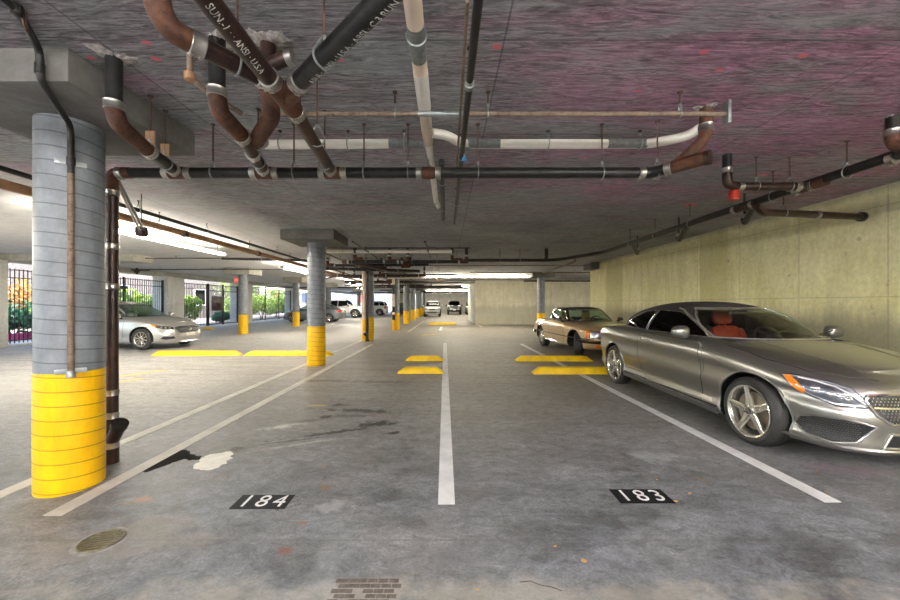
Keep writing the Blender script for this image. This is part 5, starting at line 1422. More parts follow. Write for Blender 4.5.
def mz_extras(t, B, G):
    pm = M['mercpaint']
    for s in (-1, 1):
        d = (0, -s, 0)
        # door and its gap, handle, sill
        dr = [(.78, s, .30), (.80, s, .60), (.73, s, .945), (-.30, s, .965), (-.55, s, .965), (-.60, s, .70), (-.50, s, .42), (-.35, s, .28)]
        do = patch('door', B, dr, d, pm, t, .003, .01, .05)
        trim('door_gap', B, dr, d, .004, M['dark'], do, .001, True)
        h0 = [(-.44, s, .868), (-.22, s, .862), (-.22, s, .897), (-.44, s, .903)]
        patch('door_handle', B, h0, d, M['rim'], do, .03, .032, .02)
        patch('sill', B, [(1.02, s, .20), (1.02, s, .25), (-1.02, s, .285), (-1.02, s, .235)], d, pm, t, .028, .03, .05)
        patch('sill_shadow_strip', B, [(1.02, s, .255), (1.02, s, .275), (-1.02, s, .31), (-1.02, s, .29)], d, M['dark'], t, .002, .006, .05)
        trim('belt_moulding', G, [(.60, s, .985), (-.4, s, 1.0), (-1.36, s, 1.02)], d, .009, M['chrome'], t, 0)
        trim('side_crease', B, [(1.02, s, .775), (.3, s, .80), (-.8, s, .83), (-1.6, s, .862), (-2.1, s, .86)], d, .007, pm, t, -.001)
        trim('fender_gap', B, [(.83, s, .62), (.82, s, .80), (.80, s, .90)], d, .003, M['dark'], t, 0)
        # wheel arch lips
        for ax in (1.42, -1.42):
            pts = [(ax+math.cos(a)*.378, s, .342+math.sin(a)*.378) for a in [(-.28+i*(PI+.56)/30) for i in range(31)]]
            trim('arch_lip', B, pts, d, .012, pm, t, -.004)
        # headlight
        hl = [(1.79, s*.885, .752), (1.88, s*.865, .764), (1.97, s*.80, .755), (2.06, s*.70, .735), (2.11, s*.575, .695), (2.15, s*.47, .578), (2.14, s*.50, .552), (2.09, s*.685, .548), (1.99, s*.79, .60), (1.88, s*.87, .665)]
        dh = V((-.72, -.69*s, 0))
        hb = patch('headlight', B, hl, dh, M['lampin'], t, .004, .012, .025)
        sc = lambda k, c: [tuple(V(c)+(V(p)-V(c))*k) for p in hl]
        ce = sum((V(p) for p in hl), V())/len(hl)
        patch('lamp_housing', B, sc(.80, ce), dh, M['lamphouse2'], hb, .006, .004, .025)
        for (q, r_) in (((2.0, .77, .672), .030), ((2.06, .69, .640), .026), ((2.10, .60, .612), .022)):
            p, n_ = on(B, (q[0], q[1]*s, q[2]), dh, .006)
            MB().lathe([(-.004, r_), (.006, r_), (.010, r_*.8), (.004, r_*.55), (.010, r_*.3), (.012, .001)], (0, 0, 0), 'z', 20).build('projector', M['chrome'], hb)
            ob = [c for c in COL.objects if c.parent == hb][-1]
            ob.matrix_local = Matrix.Translation(p) @ n_.to_track_quat('Z', 'Y').to_matrix().to_4x4()
        trim('light_blade', B, [(1.92, s*.84, .742), (2.0, s*.77, .728), (2.07, s*.67, .698), (2.11, s*.58, .645), (2.14, s*.51, .576)], dh, .007, M['signwhite'], hb, .010)
        patch('turn_signal', B, [(1.82, s*.88, .748), (1.88, s*.865, .75), (1.965, s*.82, .645), (1.965, s*.83, .612), (1.89, s*.87, .668)], dh, M['amber'], hb, .012, .008, .02)
        patch('lamp_cover', B, sc(.985, ce), dh, M['lens'], hb, .018, .003, .03)
        trim('lamp_gap', B, hl, dh, .006, M['dark'], hb, .003, True)
        # lower intake with mesh
        it = [(1.93, s*.84, .415), (2.0, s*.77, .447), (2.1, s*.64, .452), (2.16, s*.54, .435), (2.18, s*.46, .412), (2.17, s*.52, .35), (2.14, s*.58, .272), (2.07, s*.70, .245), (1.96, s*.81, .275), (1.90, s*.85, .345)]
        io = patch('bumper_intake', B, it, dh, M['grill'], t, .003, .012, .03)
        trim('intake_rim', B, it, dh, .009, pm, io, .005, True)
        mb = MB()
        for i in range(12):
            for j in range(27):
                q = V((2.16, s*(.43+j*.017+(i % 2)*.0085), .252+i*.0175))
                a = q.y*s
                zlo = .258+max(0, (a-.72))*.45+max(0, (.56-a))*.9; zhi = .438-max(0, (.6-a))*.2-max(0, (a-.74))*.4
                if a > .86 or a < .525 or not (zlo < q.z < zhi): continue
                p, n_ = on(B, (2.2-max(0, a-.4)*.6, q.y, q.z), dh, .006)
                mb.obox(p, V((0, 0, 1)), n_.cross(V((0, 0, 1))).normalized(), n_, .0035, .0065, .004)
        mb.build('intake_mesh', M['rimdark'], io, smooth=0)
        # sill blade of front bumper, washer cover, side gap
        trim('bumper_lip', B, [(1.80, s*.9, .235), (2.0, s*.80, .225), (2.15, s*.62, .222), (2.19, s*.4, .222), (2.2, s*.02, .222)], dh, .016, pm, t, .004)
        patch('washer_cover', B, [(1.83, s*.88, .52), (1.83, s*.88, .49), (1.87, s*.87, .49), (1.87, s*.87, .52)], dh, pm, t, .004, .008, .02)
        trim('hood_gap', B, [(1.08, s*.80, 1.2), (1.5, s*.775, 1.2), (1.85, s*.66, 1.2), (2.0, s*.46, 1.2), (2.06, s*.30, 1.2)], (0, 0, -1), .0045, M['dark'], t, .0)
        trim('hood_crease', B, [(1.05, s*.46, 1.2), (1.5, s*.43, 1.2), (1.95, s*.34, 1.2)], (0, 0, -1), .008, pm, t, -.002)
        mirror_part(t, .52, .905, 1.05, pm, s, .21, .155)
        # tail lamp wraps the corner
        tl = [(-2.20, s*.86, .86), (-2.38, s*.70, .88), (-2.43, s*.45, .87), (-2.43, s*.45, .78), (-2.38, s*.72, .76), (-2.22, s*.87, .80)]
        patch('tail_light', B, tl, (.75, -.66*s, 0), M['tail'], t, .006, .012, .03)
        # body-coloured strip low along the door
        patch('lower_door_strip', B, [(.95, s, .30), (.95, s, .34), (-.9, s, .40), (-.9, s, .36)], d, pm, t, .006, .01, .05)
        # A pillar brightwork
        trim('pillar_trim', G, [(.71, s, 1.0), (.42, s, 1.145), (.19, s, 1.255), (.05, s, 1.31), (-.06, s, 1.335)], d, .012, M['rim'], t, .001)
    # grille with pin studs
    gr = [(2.2, y, z) for y, z in ((-.40, .655), (-.465, .65), (-.485, .61), (-.44, .50), (-.36, .435), (.36, .435), (.44, .50), (.485, .61), (.465, .65), (.40, .655))]
    go = patch('grille', B, gr, (-1, 0, 0), M['grill'], t, .004, .012, .03)
    trim('grille_surround', B, gr, (-1, 0, 0), .012, M['chrome'], go, .006, True)
    mb = MB()
    for i in range(9):
        for j in range(36):
            y = -.462+j*.0265+(i % 2)*.013; z = .45+i*.0225
            if abs(y) > .465-max(0, .61-z)*.62: continue
            p, n_ = on(B, (2.2, y, z), (-1, 0, 0), .005); mb.obox(p, V((0, 0, 1)), V((0, 1, 0)), n_, .006, .0055, .006)
    mb.build('grille_studs', M['chrome'], go, smooth=0)
    patch('grille_bar', B, [(2.2, -.45, .565), (2.2, -.45, .55), (2.2, .45, .55), (2.2, .45, .565)], (-1, 0, 0), M['chrome'], go, .016, .012, .05)
    p, n_ = on(B, (2.2, 0, .585), (-1, 0, 0), .018)
    mb = MB().torus(p, n_, .085, .007, 32, 6)
    for k in range(3):
        a = PI/2+k*2*PI/3; mb.tube([p, p+V((0, math.cos(a)*.083, math.sin(a)*.083))], .01, 5, True, [.013, .003])
    mb.build('emblem', M['chrome'], go)
    co = patch('bumper_intake', B, [(2.2, -.36, .36), (2.2, -.42, .25), (2.2, .42, .25), (2.2, .36, .36)], (-1, 0, 0), M['grill'], t, .003, .01, .03)
    trim('intake_rim', B, [(2.2, -.36, .36), (2.2, -.42, .25), (2.2, .42, .25), (2.2, .36, .36)], (-1, 0, 0), .012, pm, co, .005, True)
    patch('number_plate', B, [(-2.5, -.26, .72), (-2.5, -.26, .60), (-2.5, .26, .60), (-2.5, .26, .72)], (1, 0, 0), M['plate'], t, .008, .01, .05)
    # cabin
    MB().box(.46, .97, -.66, .66, .80, .95).build('dashboard', M['dark'], t, bevel=.03)
    for y in (-.37, .37): seat(t, -.28, y, .39, M['redleather'])
    for y in (-.34, .34): seat(t, -.98, y, .40, M['redleather'], .46, .5)
    steering(t, .28, .37, .93)
    MB().obox((.24, 0, 1.285), V((.2, 0, 1)).normalized(), V((0, 1, 0)), V((1, 0, -.2)).normalized(), .035, .11, .012).build('rear_view_mirror', M['dark'], t, bevel=.008)
    MB().obox((.226, 0, 1.285), V((.2, 0, 1)).normalized(), V((0, 1, 0)), V((1, 0, -.2)).normalized(), .028, .10, .003).build('mirror_glass', M['chrome'], t)
    for y in (-.3, .25): MB().tube([(.92, y, .99), (.84, y+.22, 1.045), (.77, y+.45, 1.085)], .007, 6).build('wiper', M['dark'], t)
MZ['extras'] = [mz_extras]
car('convertible', 'grey metallic convertible with black soft top and red seats parked by the right wall', 'car', MZ, (3.845, 5.043, 0), -PI/2+.02).scale = (.977, 1, 1)

# ======== gold coupe ========
GD = {'n': 110, 'sub': 4, 'r': .325, 'arch': .37, 'axles': (1.22, -1.235), 'track': .83, 'tw': .205, 'rimr': .185, 'paint': 'goldpaint', 'detail': 1, 'spokes': 0, 'rimmat': 'rim', 'cabin': (-.75, .62, .62, .45), 'steer': -.55}
zs = [(-2.25, .80), (-1.6, .86), (-.5, .875), (.6, .865), (1.3, .83), (2.0, .755)]
GD['levels'] = [
    ([(-2.2, .34), (-1.7, .24), (1.6, .22), (2.0, .26)], .78, 1.86, -2.12, 5, 5.5),
    ([(-2.2, .40), (-1.7, .27), (1.6, .25), (2.0, .34)], .85, 1.95, -2.22, 5, 5.5),
    ([(-2.2, .50), (2., .46)], .885, 2.0, -2.26, 5, 5.5),
    ([(-2.2, .62), (2., .58)], .895, 1.99, -2.27, 5, 5.5),
    ([(x, z-.07) for x, z in zs], .885, 1.97, -2.24, 4.8, 5),
    (zs, .82, 1.92, -2.17, 4.8, 5),
    ([(x, z+.018) for x, z in zs], .76, 1.85, -2.10, 4.8, 5),
    ([(x, z+.035) for x, z in zs], .5, 0, 0, 0, 0, .55, 6),
    ([(x, z+.04) for x, z in zs], 0, 0, 0, 0, 0)]
GD['green'] = {'xmid': -.3, 'zc': .85, 'roof_mat': 'goldroof', 'trim_r': .010, 'trim_mat': 'chrome', 'frame_mat': 'chrome', 'roof_name': 'hardtop',
    'levels': [([(-1.2, .86), (.8, .86)], .74, .74, -1.22, 4.5, 4.),
               (1.0, .70, .50, -1.12, 4.5, 4),
               (1.19, .62, .20, -.98, 4.5, 4), (1.265, .55, .06, -.86, 4.5, 4), (1.285, .46, -.02, -.78, 4.5, 4),
               (1.30, .5, 0, 0, 0, 0, .5, 4), (1.302, 0, 0, 0, 0, 0)],
    'side': [[(-.98, .93), (.42, .92), (.05, 1.195), (-.80, 1.21)]],
    'front': [(-.62, .925), (.62, .925), (.50, 1.215), (-.50, 1.215)], 'rear': [(-.56, .95), (.56, .95), (.48, 1.2), (-.48, 1.2)]}
M['goldroof'] = paint('dark brown hardtop paint', '#3d3228', .3, .35)
def gd_extras(t, B, G):
    for s in (-1, 1):
        d = (0, -s, 0)
        dr = [(.62, s, .30), (.62, s, .84), (-.42, s, .85), (-.50, s, .55), (-.42, s, .30)]
        do = patch('door', B, dr, d, M['goldpaint'], t, .003, .01, .06); trim('door_gap', B, dr, d, .004, M['dark'], do, .001, True)
        patch('door_handle', B, [(-.36, s, .735), (-.16, s, .735), (-.16, s, .765), (-.36, s, .765)], d, M['chrome'], do, .024, .025, .03)
        trim('side_strip', B, [(1.9, s, .50), (1.6, s, .50), (.8, s, .495), (-.8, s, .50), (-2.1, s, .52)], d, .012, M['dark'], t, .004)
        trim('waist_moulding', B, [(1.85, s, .70), (.8, s, .74), (-.8, s, .765), (-2.0, s, .74)], d, .006, M['chrome'], t, .002)
        trim('sill_strip', B, [(.82, s, .285), (-.82, s, .29)], d, .014, M['chrome'], t, .003)
        for ax in GD['axles']:
            pts = [(ax+math.cos(a)*.378, s, .335+math.sin(a)*.378) for a in [(-.1+i*(PI+.2)/24) for i in range(25)]]
            trim('arch_lip', B, pts, d, .010, M['chrome'], t, -.002)
        dh = V((-.9, -.43*s, 0))
        hl = [(1.99, s*.46, .70), (1.93, s*.78, .715), (1.93, s*.78, .53), (1.99, s*.46, .53)]
        ho = patch('headlight', B, hl, dh, M['lampin'], t, .012, .02, .03); trim('headlight_rim', B, hl, dh, .009, M['chrome'], ho, .012, True)
        ts = [(1.92, s*.80, .712), (1.80, s*.89, .70), (1.80, s*.89, .54), (1.92, s*.80, .535)]
        patch('turn_signal', B, ts, (-.6, -.8*s, 0), M['amber'], t, .012, .02, .03)
        fl = [(1.99, s*.40, .37), (1.97, s*.60, .37), (1.97, s*.60, .31), (1.99, s*.40, .31)]
        patch('fog_light', B, fl, (-1, 0, 0), M['amber'], t, .03, .035, .03)
        mirror_part(t, .42, .86, .95, M['goldroof'], s, .15, .10)
        patch('tail_light', B, [(-2.25, s*.45, .70), (-2.12, s*.87, .70), (-2.12, s*.87, .52), (-2.25, s*.45, .52)], (.85, -.5*s, 0), M['tail'], t, .01, .015, .04)
        seat(t, -.25, s*.34, .34, M['tanleather'], .48, .50)
        # bumpers wrap the corners
        trim('front_bumper', B, [(1.62, s*.92, .44), (1.85, s*.86, .44), (1.97, s*.6, .44), (2.02, s*.3, .44), (2.03, 0, .44)], dh, .045, M['dark'], t, .02)
        trim('front_bumper_bright', B, [(1.66, s*.92, .475), (1.85, s*.86, .475), (1.97, s*.6, .475), (2.02, s*.3, .475), (2.03, 0, .475)], dh, .016, M['chrome'], t, .06)
        trim('rear_bumper', B, [(-1.75, s*.92, .46), (-2.05, s*.86, .46), (-2.2, s*.6, .46), (-2.26, 0, .46)], (.8, -.6*s, 0), .05, M['dark'], t, .02)
        trim('rear_bumper_bright', B, [(-1.75, s*.92, .50), (-2.05, s*.86, .50), (-2.2, s*.6, .50), (-2.26, 0, .50)], (.8, -.6*s, 0), .018, M['chrome'], t, .06)
    gr = [(2, -.42, .69), (2, -.42, .53), (2, .42, .53), (2, .42, .69)]
    go = patch('grille', B, gr, (-1, 0, 0), M['grill'], t, .004, .01, .04); trim('grille_surround', B, gr, (-1, 0, 0), .012, M['chrome'], go, .005, True)
    patch('bumper_underpan', B, [(2, -.75, .40), (2, -.75, .29), (2, .75, .29), (2, .75, .40)], (-1, 0, 0), M['goldpaint'], t, .012, .02, .05)
    MB().box(.28, .6, -.6, .6, .70, .875).build('dashboard', M['dark'], t, bevel=.03); steering(t, .18, .34, .86)
    MB().obox((.14, 0, 1.17), V((0, 0, 1)), V((0, 1, 0)), V((1, 0, 0)), .025, .10, .012).build('rear_view_mirror', M['dark'], t, bevel=.006)
    MB().tube([(.70, -.2, .885), (.62, .05, .93), (.56, .3, .965)], .006, 6).build('wiper', M['dark'], t)
GD['extras'] = [gd_extras]
car('coupe', 'gold vintage two-seat coupe parked behind the grey convertible, front wheels turned', 'car', GD, (4.13, 11.0, 0), -PI/2+.10)

# ======== sedans, generic ========
def sedan(paintn, spokes=10, detail=1, plate=True, badge=True):
    S = {'n': 96, 'sub': 4, 'r': .325, 'arch': .365, 'axles': (1.33, -1.34), 'track': .86, 'tw': .215, 'rimr': .225, 'paint': paintn, 'detail': detail, 'spokes': spokes, 'cabin': (-1.2, .85, .66, .5)}
    z_ = [(-2.3, .94), (-1.7, 1.0), (-.6, .98), (.5, .945), (1.0, .93), (1.6, .84), (2.2, .69)]
    S['levels'] = [
        ([(-2.2, .26), (-1.7, .20), (1.8, .18), (2.2, .19)], .79, 2.12, -2.2, 4.0, 4.6),
        ([(-2.2, .32), (-1.7, .24), (1.8, .21), (2.2, .22)], .855, 2.19, -2.27, 4., 4.6),
        ([(-2.2, .44), (2.2, .38)], .88, 2.23, -2.30, 4, 4.6),
        ([(-2.2, .60), (2.2, .52)], .895, 2.2, -2.31, 3.8, 4.6),
        ([(-2.2, .80), (0, .76), (2.2, .62)], .89, 2.16, -2.29, 3.6, 4.6),
        ([(x, z-.04) for x, z in z_], .86, 2.10, -2.26, 3.5, 4.4), (z_, .81, 2.02, -2.2, 3.4, 4.2),
        ([(x, z+.03) for x, z in z_], .74, 1.9, -2.12, 3.4, 4),
        ([(x, z+.055) for x, z in z_], .5, 0, 0, 0, 0, .55, 7), ([(x, z+.065) for x, z in z_], 0, 0, 0, 0, 0)]
    S['green'] = {'xmid': -.35, 'zc': .9, 'roof_mat': paintn, 'trim_r': .008, 'trim_mat': 'dark', 'frame_mat': 'dark',
        'levels': [([(-1.9, 1.0), (1.15, .955)], .765, 1.17, -1.92, 3.4, 3.4), (1.12, .73, .82, -1.70, 3.6, 3.6), (1.28, .66, .45, -1.38, 3.8, 3.8),
                   ([(-1.2, 1.385), (-.3, 1.42), (.3, 1.375)], .555, .20, -1.08, 4, 3.8), ([(-1.1, 1.405), (-.3, 1.445), (.2, 1.395)], .46, .12, -.98, 4, 3.6),
                   ([(-1.1, 1.425), (-.3, 1.465), (.2, 1.415)], .5, 0, 0, 0, 0, .5, 4), ([(-1.1, 1.43), (-.3, 1.47), (.2, 1.42)], 0, 0, 0, 0, 0)],
        'side': [[(-.42, 1.0), (.72, .99), (.18, 1.30), (-.36, 1.345)], [(-1.45, 1.03), (-.5, 1.002), (-.44, 1.345), (-.95, 1.30)]],
        'front': [(-.68, .99), (.68, .99), (.50, 1.36), (-.50, 1.36)], 'rear': [(-.6, 1.04), (.6, 1.04), (.48, 1.35), (-.48, 1.35)]}
    def ex(t, B, G):
        pm = M[paintn]
        for s in (-1, 1):
            d = (0, -s, 0)
            for dr in ([(.75, s, .30), (.80, s, .90), (-.38, s, .95), (-.40, s, .30)], [(-.43, s, .30), (-.42, s, .95), (-1.2, s, .965), (-1.12, s, .68), (-.92, s, .50), (-.90, s, .32)]):
                do = patch('door', B, dr, d, pm, t, .003, .01, .08); trim('door_gap', B, dr, d, .004, M['dark'], do, .001, True)
                x = dr[2][0]+.12; patch('door_handle', B, [(x, s, .80), (x+.2, s, .795), (x+.2, s, .825), (x, s, .83)], d, M['chrome'], do, .022, .025, .04)
            dh = V((-.75, -.66*s, 0))
            hl = [(1.62, s*.88, .775), (1.95, s*.74, .72), (2.10, s*.52, .665), (2.12, s*.52, .605), (1.98, s*.76, .625), (1.72, s*.88, .69)]
            ho = patch('headlight', B, hl, dh, M['lamphouse2'], t, .006, .012, .03); patch('lamp_housing', B, [hl[1], hl[2], hl[3], hl[4]], dh, M['rimdark'], ho, .010, .006, .03)
            for q in ((2.06, .60, .645), (2.0, .68, .655), (1.94, .755, .668)):
                p, n_ = on(B, (q[0], q[1]*s, q[2]), dh, .014); m = MB(); m.lathe([(0, .026), (.008, .024), (.010, .001)], (0, 0, 0), 'z', 12); ob = m.build('projector', M['chrome'], ho); ob.matrix_local = Matrix.Translation(p) @ n_.to_track_quat('Z', 'Y').to_matrix().to_4x4()
            patch('turn_signal', B, [(1.60, s*.88, .78), (1.82, s*.82, .735), (1.84, s*.82, .665), (1.70, s*.88, .69)], dh, M['amber'], ho, .012, .012, .03)
            it = [(1.98, s*.74, .40), (2.15, s*.55, .395), (2.18, s*.52, .33), (2.05, s*.72, .30), (1.94, s*.80, .33)]
            patch('bumper_intake', B, it, dh, M['grill'], t, .004, .01, .04)
            tl = [(-1.98, s*.88, .90), (-2.2, s*.76, .90), (-2.28, s*.48, .87), (-2.28, s*.48, .76), (-2.2, s*.78, .75), (-2.0, s*.88, .83)]
            patch('tail_light', B, tl, (.75, -.66*s, 0), M['tail'], t, .006, .012, .03)
            mirror_part(t, .66, .90, 1.02, pm, s, .20, .14)
            for ax in S['axles']:
                pts = [(ax+math.cos(a)*.372, s, .335+math.sin(a)*.372) for a in [(-.2+i*(PI+.4)/24) for i in range(25)]]; trim('arch_lip', B, pts, d, .009, pm, t, -.003)
            seat(t, -.2, s*.37, .42, M['greyseat']); seat(t, -1.0, s*.36, .42, M['greyseat'], .5, .5)
        gr = [(2.2, -.46, .645), (2.2, -.36, .50), (2.2, .36, .50), (2.2, .46, .645), (2.2, .3, .675), (2.2, -.3, .675)]
        go = patch('grille', B, gr, (-1, 0, 0), M['grill'], t, .005, .012, .04); trim('grille_surround', B, gr, (-1, 0, 0), .010, M['rimdark'], go, .005, True)
        p, n_ = on(B, (2.2, 0, .60), (-1, 0, 0), .014); mb = MB().torus(p, n_, .062, .006, 24, 6)
        mb.tube([p+V((0, -.035, -.045)), p+V((0, -.008, .045))], .006, 5); mb.tube([p+V((0, .035, -.045)), p+V((0, .008, .045))], .006, 5); mb.tube([p+V((0, -.02, 0)), p+V((0, .02, 0))], .005, 5)
        mb.build('emblem', M['chrome'], go)
        if plate:
            patch('number_plate', B, [(2.2, -.16, .475), (2.2, -.16, .385), (2.2, .16, .385), (2.2, .16, .475)], (-1, 0, 0), M['plate'], t, .022, .02, .05)
            patch('number_plate', B, [(-2.3, -.16, .80), (-2.3, -.16, .68), (-2.3, .16, .68), (-2.3, .16, .80)], (1, 0, 0), M['plate'], t, .012, .012, .05)
        trim('bumper_lip', B, [(1.98, -.79, .215), (2.17, -.5, .22), (2.2, 0, .22), (2.17, .5, .22), (1.98, .79, .215)], (-1, 0, 0), .014, pm, t, .003)
        MB().box(.4, .85, -.64, .64, .78, .96).build('dashboard', M['dark'], t, bevel=.03); steering(t, .26, .36, .92)
    S['extras'] = [ex]; return S
car('sedan', 'silver sedan on the left, nose behind the long yellow wheel stops', 'car', sedan('silverpaint'), (-10.42, 11.95, 0), -.10)
car('sedan', 'mid grey sedan far back left, half behind the second column', 'car', sedan('greypaint', 5), (-10.05, 27.9, 0), PI)
car('sedan', 'dark sedan at the back between the fourth and fifth aisle columns', 'car', sedan('darkpaint', 5), (-5.6, 44.6, 0), -PI/2)

# ======== tall vehicles ========
def suv(paintn, off_road=False, spokes=5, lampbar=False):
    S = {'n': 84, 'sub': 4, 'r': .37 if not off_road else .41, 'axles': (1.35, -1.35), 'track': .88, 'tw': .23, 'rimr': .23, 'paint': paintn, 'detail': 1, 'spokes': spokes, 'cabin': (-1.7, .85, .68, .6)}
    S['arch'] = S['r']+.05
    e = 6.5 if off_road else 4.4
    hz = 1.14 if off_road else 1.02; fz = 1.08 if off_road else .88
    z_ = [(-2.2, 1.10), (-.6, 1.08), (.7, hz+.03), (1.2, hz), (2.1, fz)]
    lo = .38 if off_road else .26
    S['levels'] = [([(-2.2, lo+.04), (2.2, lo)], .80, 2.02, -2.1, e, e), ([(-2.2, lo+.08), (2.2, lo+.05)], .87, 2.1, -2.18, e, e), (.58, .905, 2.15, -2.22, e, e),
                   ([(-2.2, .85), (2.2, .76)], .905, 2.12, -2.22, e, e), ([(x, z-.04) for x, z in z_], .885, 2.07, -2.2, e, e), (z_, .84, 2.01, -2.16, e, e),
                   ([(x, z+.03) for x, z in z_], .76, 1.92, -2.1, e, e), ([(x, z+.05) for x, z in z_], .5, 0, 0, 0, 0, .5, 6), ([(x, z+.055) for x, z in z_], 0, 0, 0, 0, 0)]
    fx = .30 if off_road else 0.; hh = 1.78 if off_road else 1.68; rw = .66 if off_road else .58
    S['green'] = {'xmid': -.6, 'zc': 1.1, 'roof_mat': paintn, 'trim_r': .01, 'trim_mat': 'dark', 'frame_mat': 'dark', 'side_mat': 'tint', 'rear_mat': 'tint', 'front_mat': 'tint',
        'levels': [([(-2.1, 1.10), (1.1, hz+.02)], .80, .98, -2.14, e, e), (1.30, .77, .72 if not off_road else .84, -2.08, e, e), (1.52, .70, .36+fx, -1.95, e, e), (hh-.06, rw+.02, .10+fx, -1.78, e, e), (hh-.02, rw-.08, .02+fx, -1.68, e, e),
                   (hh, .5, 0, 0, 0, 0, .5, 4), (hh+.01, 0, 0, 0, 0, 0)],
        'side': [[(-.32, 1.14), (.66, 1.13), (.22+fx*.7, hh-.14), (-.3, hh-.12)], [(-1.28, 1.15), (-.38, 1.14), (-.36, hh-.12), (-1.22, hh-.13)], [(-1.92, 1.17), (-1.36, 1.15), (-1.30, hh-.13), (-1.72, hh-.15)]],
        'front': [(-.70, 1.10), (.70, 1.10), (rw-.03, hh-.11), (-rw+.03, hh-.11)], 'rear': [(-.64, 1.18), (.64, 1.18), (.54, hh-.14), (-.54, hh-.14)]}
    def ex(t, B, G):
        pm = M[paintn]
        for s in (-1, 1):
            d = (0, -s, 0)
            dr = [(.72, s, .46), (.74, s, 1.05), (-.32, s, 1.06), (-.34, s, .46)]; do = patch('door', B, dr, d, pm, t, .003, .01, .1); trim('door_gap', B, dr, d, .006, M['dark'], do, .001, True)
            dh = V((-.85, -.5*s, 0))
            if off_road:
                p, n_ = on(B, (2.1, s*.56, .90), (-1, 0, 0), .01); m = MB().lathe([(0, .10), (.02, .095), (.03, .06), (.03, .001)], (0, 0, 0), 'z', 20); o = m.build('headlight', M['lampin'], t); o.matrix_local = Matrix.Translation(p) @ V((1, 0, 0)).to_track_quat('Z', 'Y').to_matrix().to_4x4()
            else:
                patch('headlight', B, [(1.8, s*.86, .92), (2.05, s*.62, .88), (2.1, s*.44, .83), (2.1, s*.46, .76), (1.95, s*.76, .78), (1.8, s*.87, .82)], dh, M['lampin'], t, .006, .012, .05)
                patch('fog_light', B, [(2.1, s*.58, .50), (2.0, s*.78, .50), (2.0, s*.78, .42), (2.1, s*.58, .42)], dh, M['grill'], t, .006, .012, .05)
            patch('tail_light', B, [(-2.0, s*.9, 1.05), (-2.2, s*.7, 1.05), (-2.2, s*.7, .78), (-2.0, s*.9, .80)], (.75, -.66*s, 0), M['tail'], t, .008, .014, .05)
            mirror_part(t, .70, .95, 1.16, M['dark'] if off_road else pm, s, .22, .17, False)
            trim('arch_flare', B, [(1.35+math.cos(a)*(S['arch']+.01), s, S['r']+.01+math.sin(a)*(S['arch']+.01)) for a in [(-.1+i*(PI+.2)/20) for i in range(21)]], d, .03 if off_road else .015, M['dark'], t, 0)
            trim('arch_flare', B, [(-1.35+math.cos(a)*(S['arch']+.01), s, S['r']+.01+math.sin(a)*(S['arch']+.01)) for a in [(-.1+i*(PI+.2)/20) for i in range(21)]], d, .03 if off_road else .015, M['dark'], t, 0)
            seat(t, -.2, s*.37, .62, M['greyseat'])
        if off_road:
            go = patch('grille', B, [(2.1, -.42, 1.0), (2.1, -.42, .72), (2.1, .42, .72), (2.1, .42, 1.0)], (-1, 0, 0), pm, t, .008, .012, .08)
            for k in range(7): patch('grille_slot', B, [(2.1, -.36+k*.12-.03, .97), (2.1, -.36+k*.12-.03, .75), (2.1, -.36+k*.12+.03, .75), (2.1, -.36+k*.12+.03, .97)], (-1, 0, 0), M['dark'], go, .012, .008, .1)
            MB().box(2.12, 2.28, -.82, .82, .50, .64).build('front_bumper', M['dark'], t, bevel=.03)
            MB().lathe([(0, .30), (.04, .37), (.20, .37), (.24, .30)], (-2.46, 0, 1.0), 'x', 28).build('spare_wheel', M['tyre'], t)
        else:
            go = patch('grille', B, [(2.1, -.40, .86), (2.1, -.28, .70), (2.1, .28, .70), (2.1, .40, .86)], (-1, 0, 0), M['grill'], t, .006, .012, .06)
            trim('grille_vee', B, [(2.1, -.30, .88), (2.1, -.14, .72), (2.1, .14, .72), (2.1, .30, .88)], (-1, 0, 0), .022, M['chrome'], go, .012)
            patch('bumper_intake', B, [(2.1, -.55, .54), (2.1, -.45, .42), (2.1, .45, .42), (2.1, .55, .54)], (-1, 0, 0), M['grill'], t, .006, .012, .08)
        patch('number_plate', B, [(2.15, -.17, .66), (2.15, -.17, .56), (2.15, .17, .56), (2.15, .17, .66)], (-1, 0, 0), M['plate'], t, .16 if off_road else .02, .015, .08)
        MB().box(.4, .84, -.64, .64, .85, 1.04).build('dashboard', M['dark'], t, bevel=.03)
    S['extras'] = [ex]; return S
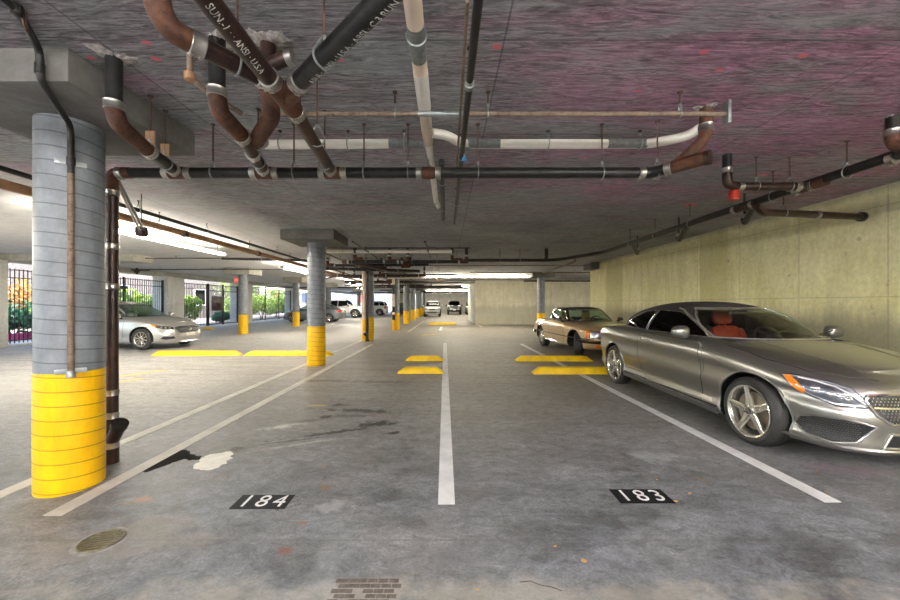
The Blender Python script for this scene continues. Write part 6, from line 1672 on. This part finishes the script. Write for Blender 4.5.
car('sport_utility', 'white sport utility vehicle facing the viewer far up the aisle, nearest of the far vehicles', 'car', suv('whitepaint'), (-1.45, 40.2, 0), -PI/2)
car('off_roader', 'dark off-roader facing the viewer at the far end of the aisle', 'car', suv('darkpaint', True), (1.05, 47.2, 0), -PI/2)
car('sport_utility', 'white vehicle at the far right of the aisle, half hidden by the white core wall', 'car', suv('whitepaint'), (3.4, 47.0, 0), -PI/2)
car('off_roader', 'white off-roader far back left between the second and third aisle columns', 'car', suv('whitepaint', True), (-10.1, 36., 0), 0)
car('sport_utility', 'white hatchback-like vehicle with red tail lamp between the third and fourth aisle columns', 'car', suv('whitepaint'), (-9.1, 43.4, 0), PI)
# ---------------- light, camera ----------------
w = bpy.data.worlds.new('World'); SC.world = w; w.use_nodes = True
nt = w.node_tree; bg = nt.nodes['Background']
sky = N(nt, 'ShaderNodeTexSky', sky_type='NISHITA'); sky.sun_disc = False; sky.sun_elevation = math.radians(42); sky.sun_rotation = math.radians(120); sky.air_density = 1.; sky.dust_density = 2.5
nt.links.new(sky.outputs[0], bg.inputs[0]); bg.inputs[1].default_value = 1.1
def sun(e, d, ang):
    l = bpy.data.lights.new('sun', 'SUN'); l.energy = e; l.angle = ang; l.color = (1., .95, .86)
    o = bpy.data.objects.new('sun', l); COL.objects.link(o); o.rotation_euler = V(d).to_track_quat('-Z', 'Y').to_euler(); return o
sun(6., (-.5, .3, -.8), .03)
cam = bpy.data.cameras.new('camera'); co = bpy.data.objects.new('camera', cam); COL.objects.link(co); SC.camera = co
co.location = (0, 0, H); co.rotation_euler = (PI/2, 0, 0)
cam.sensor_width = 36; cam.lens = 36*F/900; cam.shift_x = 4/900; cam.shift_y = 3.5/900; cam.clip_start = .05; cam.clip_end = 300
vs = SC.view_settings; vs.view_transform = 'Standard'; vs.look = 'None'; vs.gamma = 1; vs.use_curve_mapping = False; vs.exposure = .58
SC.cycles.max_bounces = 10; SC.cycles.diffuse_bounces = 6; SC.cycles.transparent_max_bounces = 16
SC.cycles.sample_clamp_indirect = 6
for o in list(COL.objects):
    if o.type == 'EMPTY' and not o.children: bpy.data.objects.remove(o)
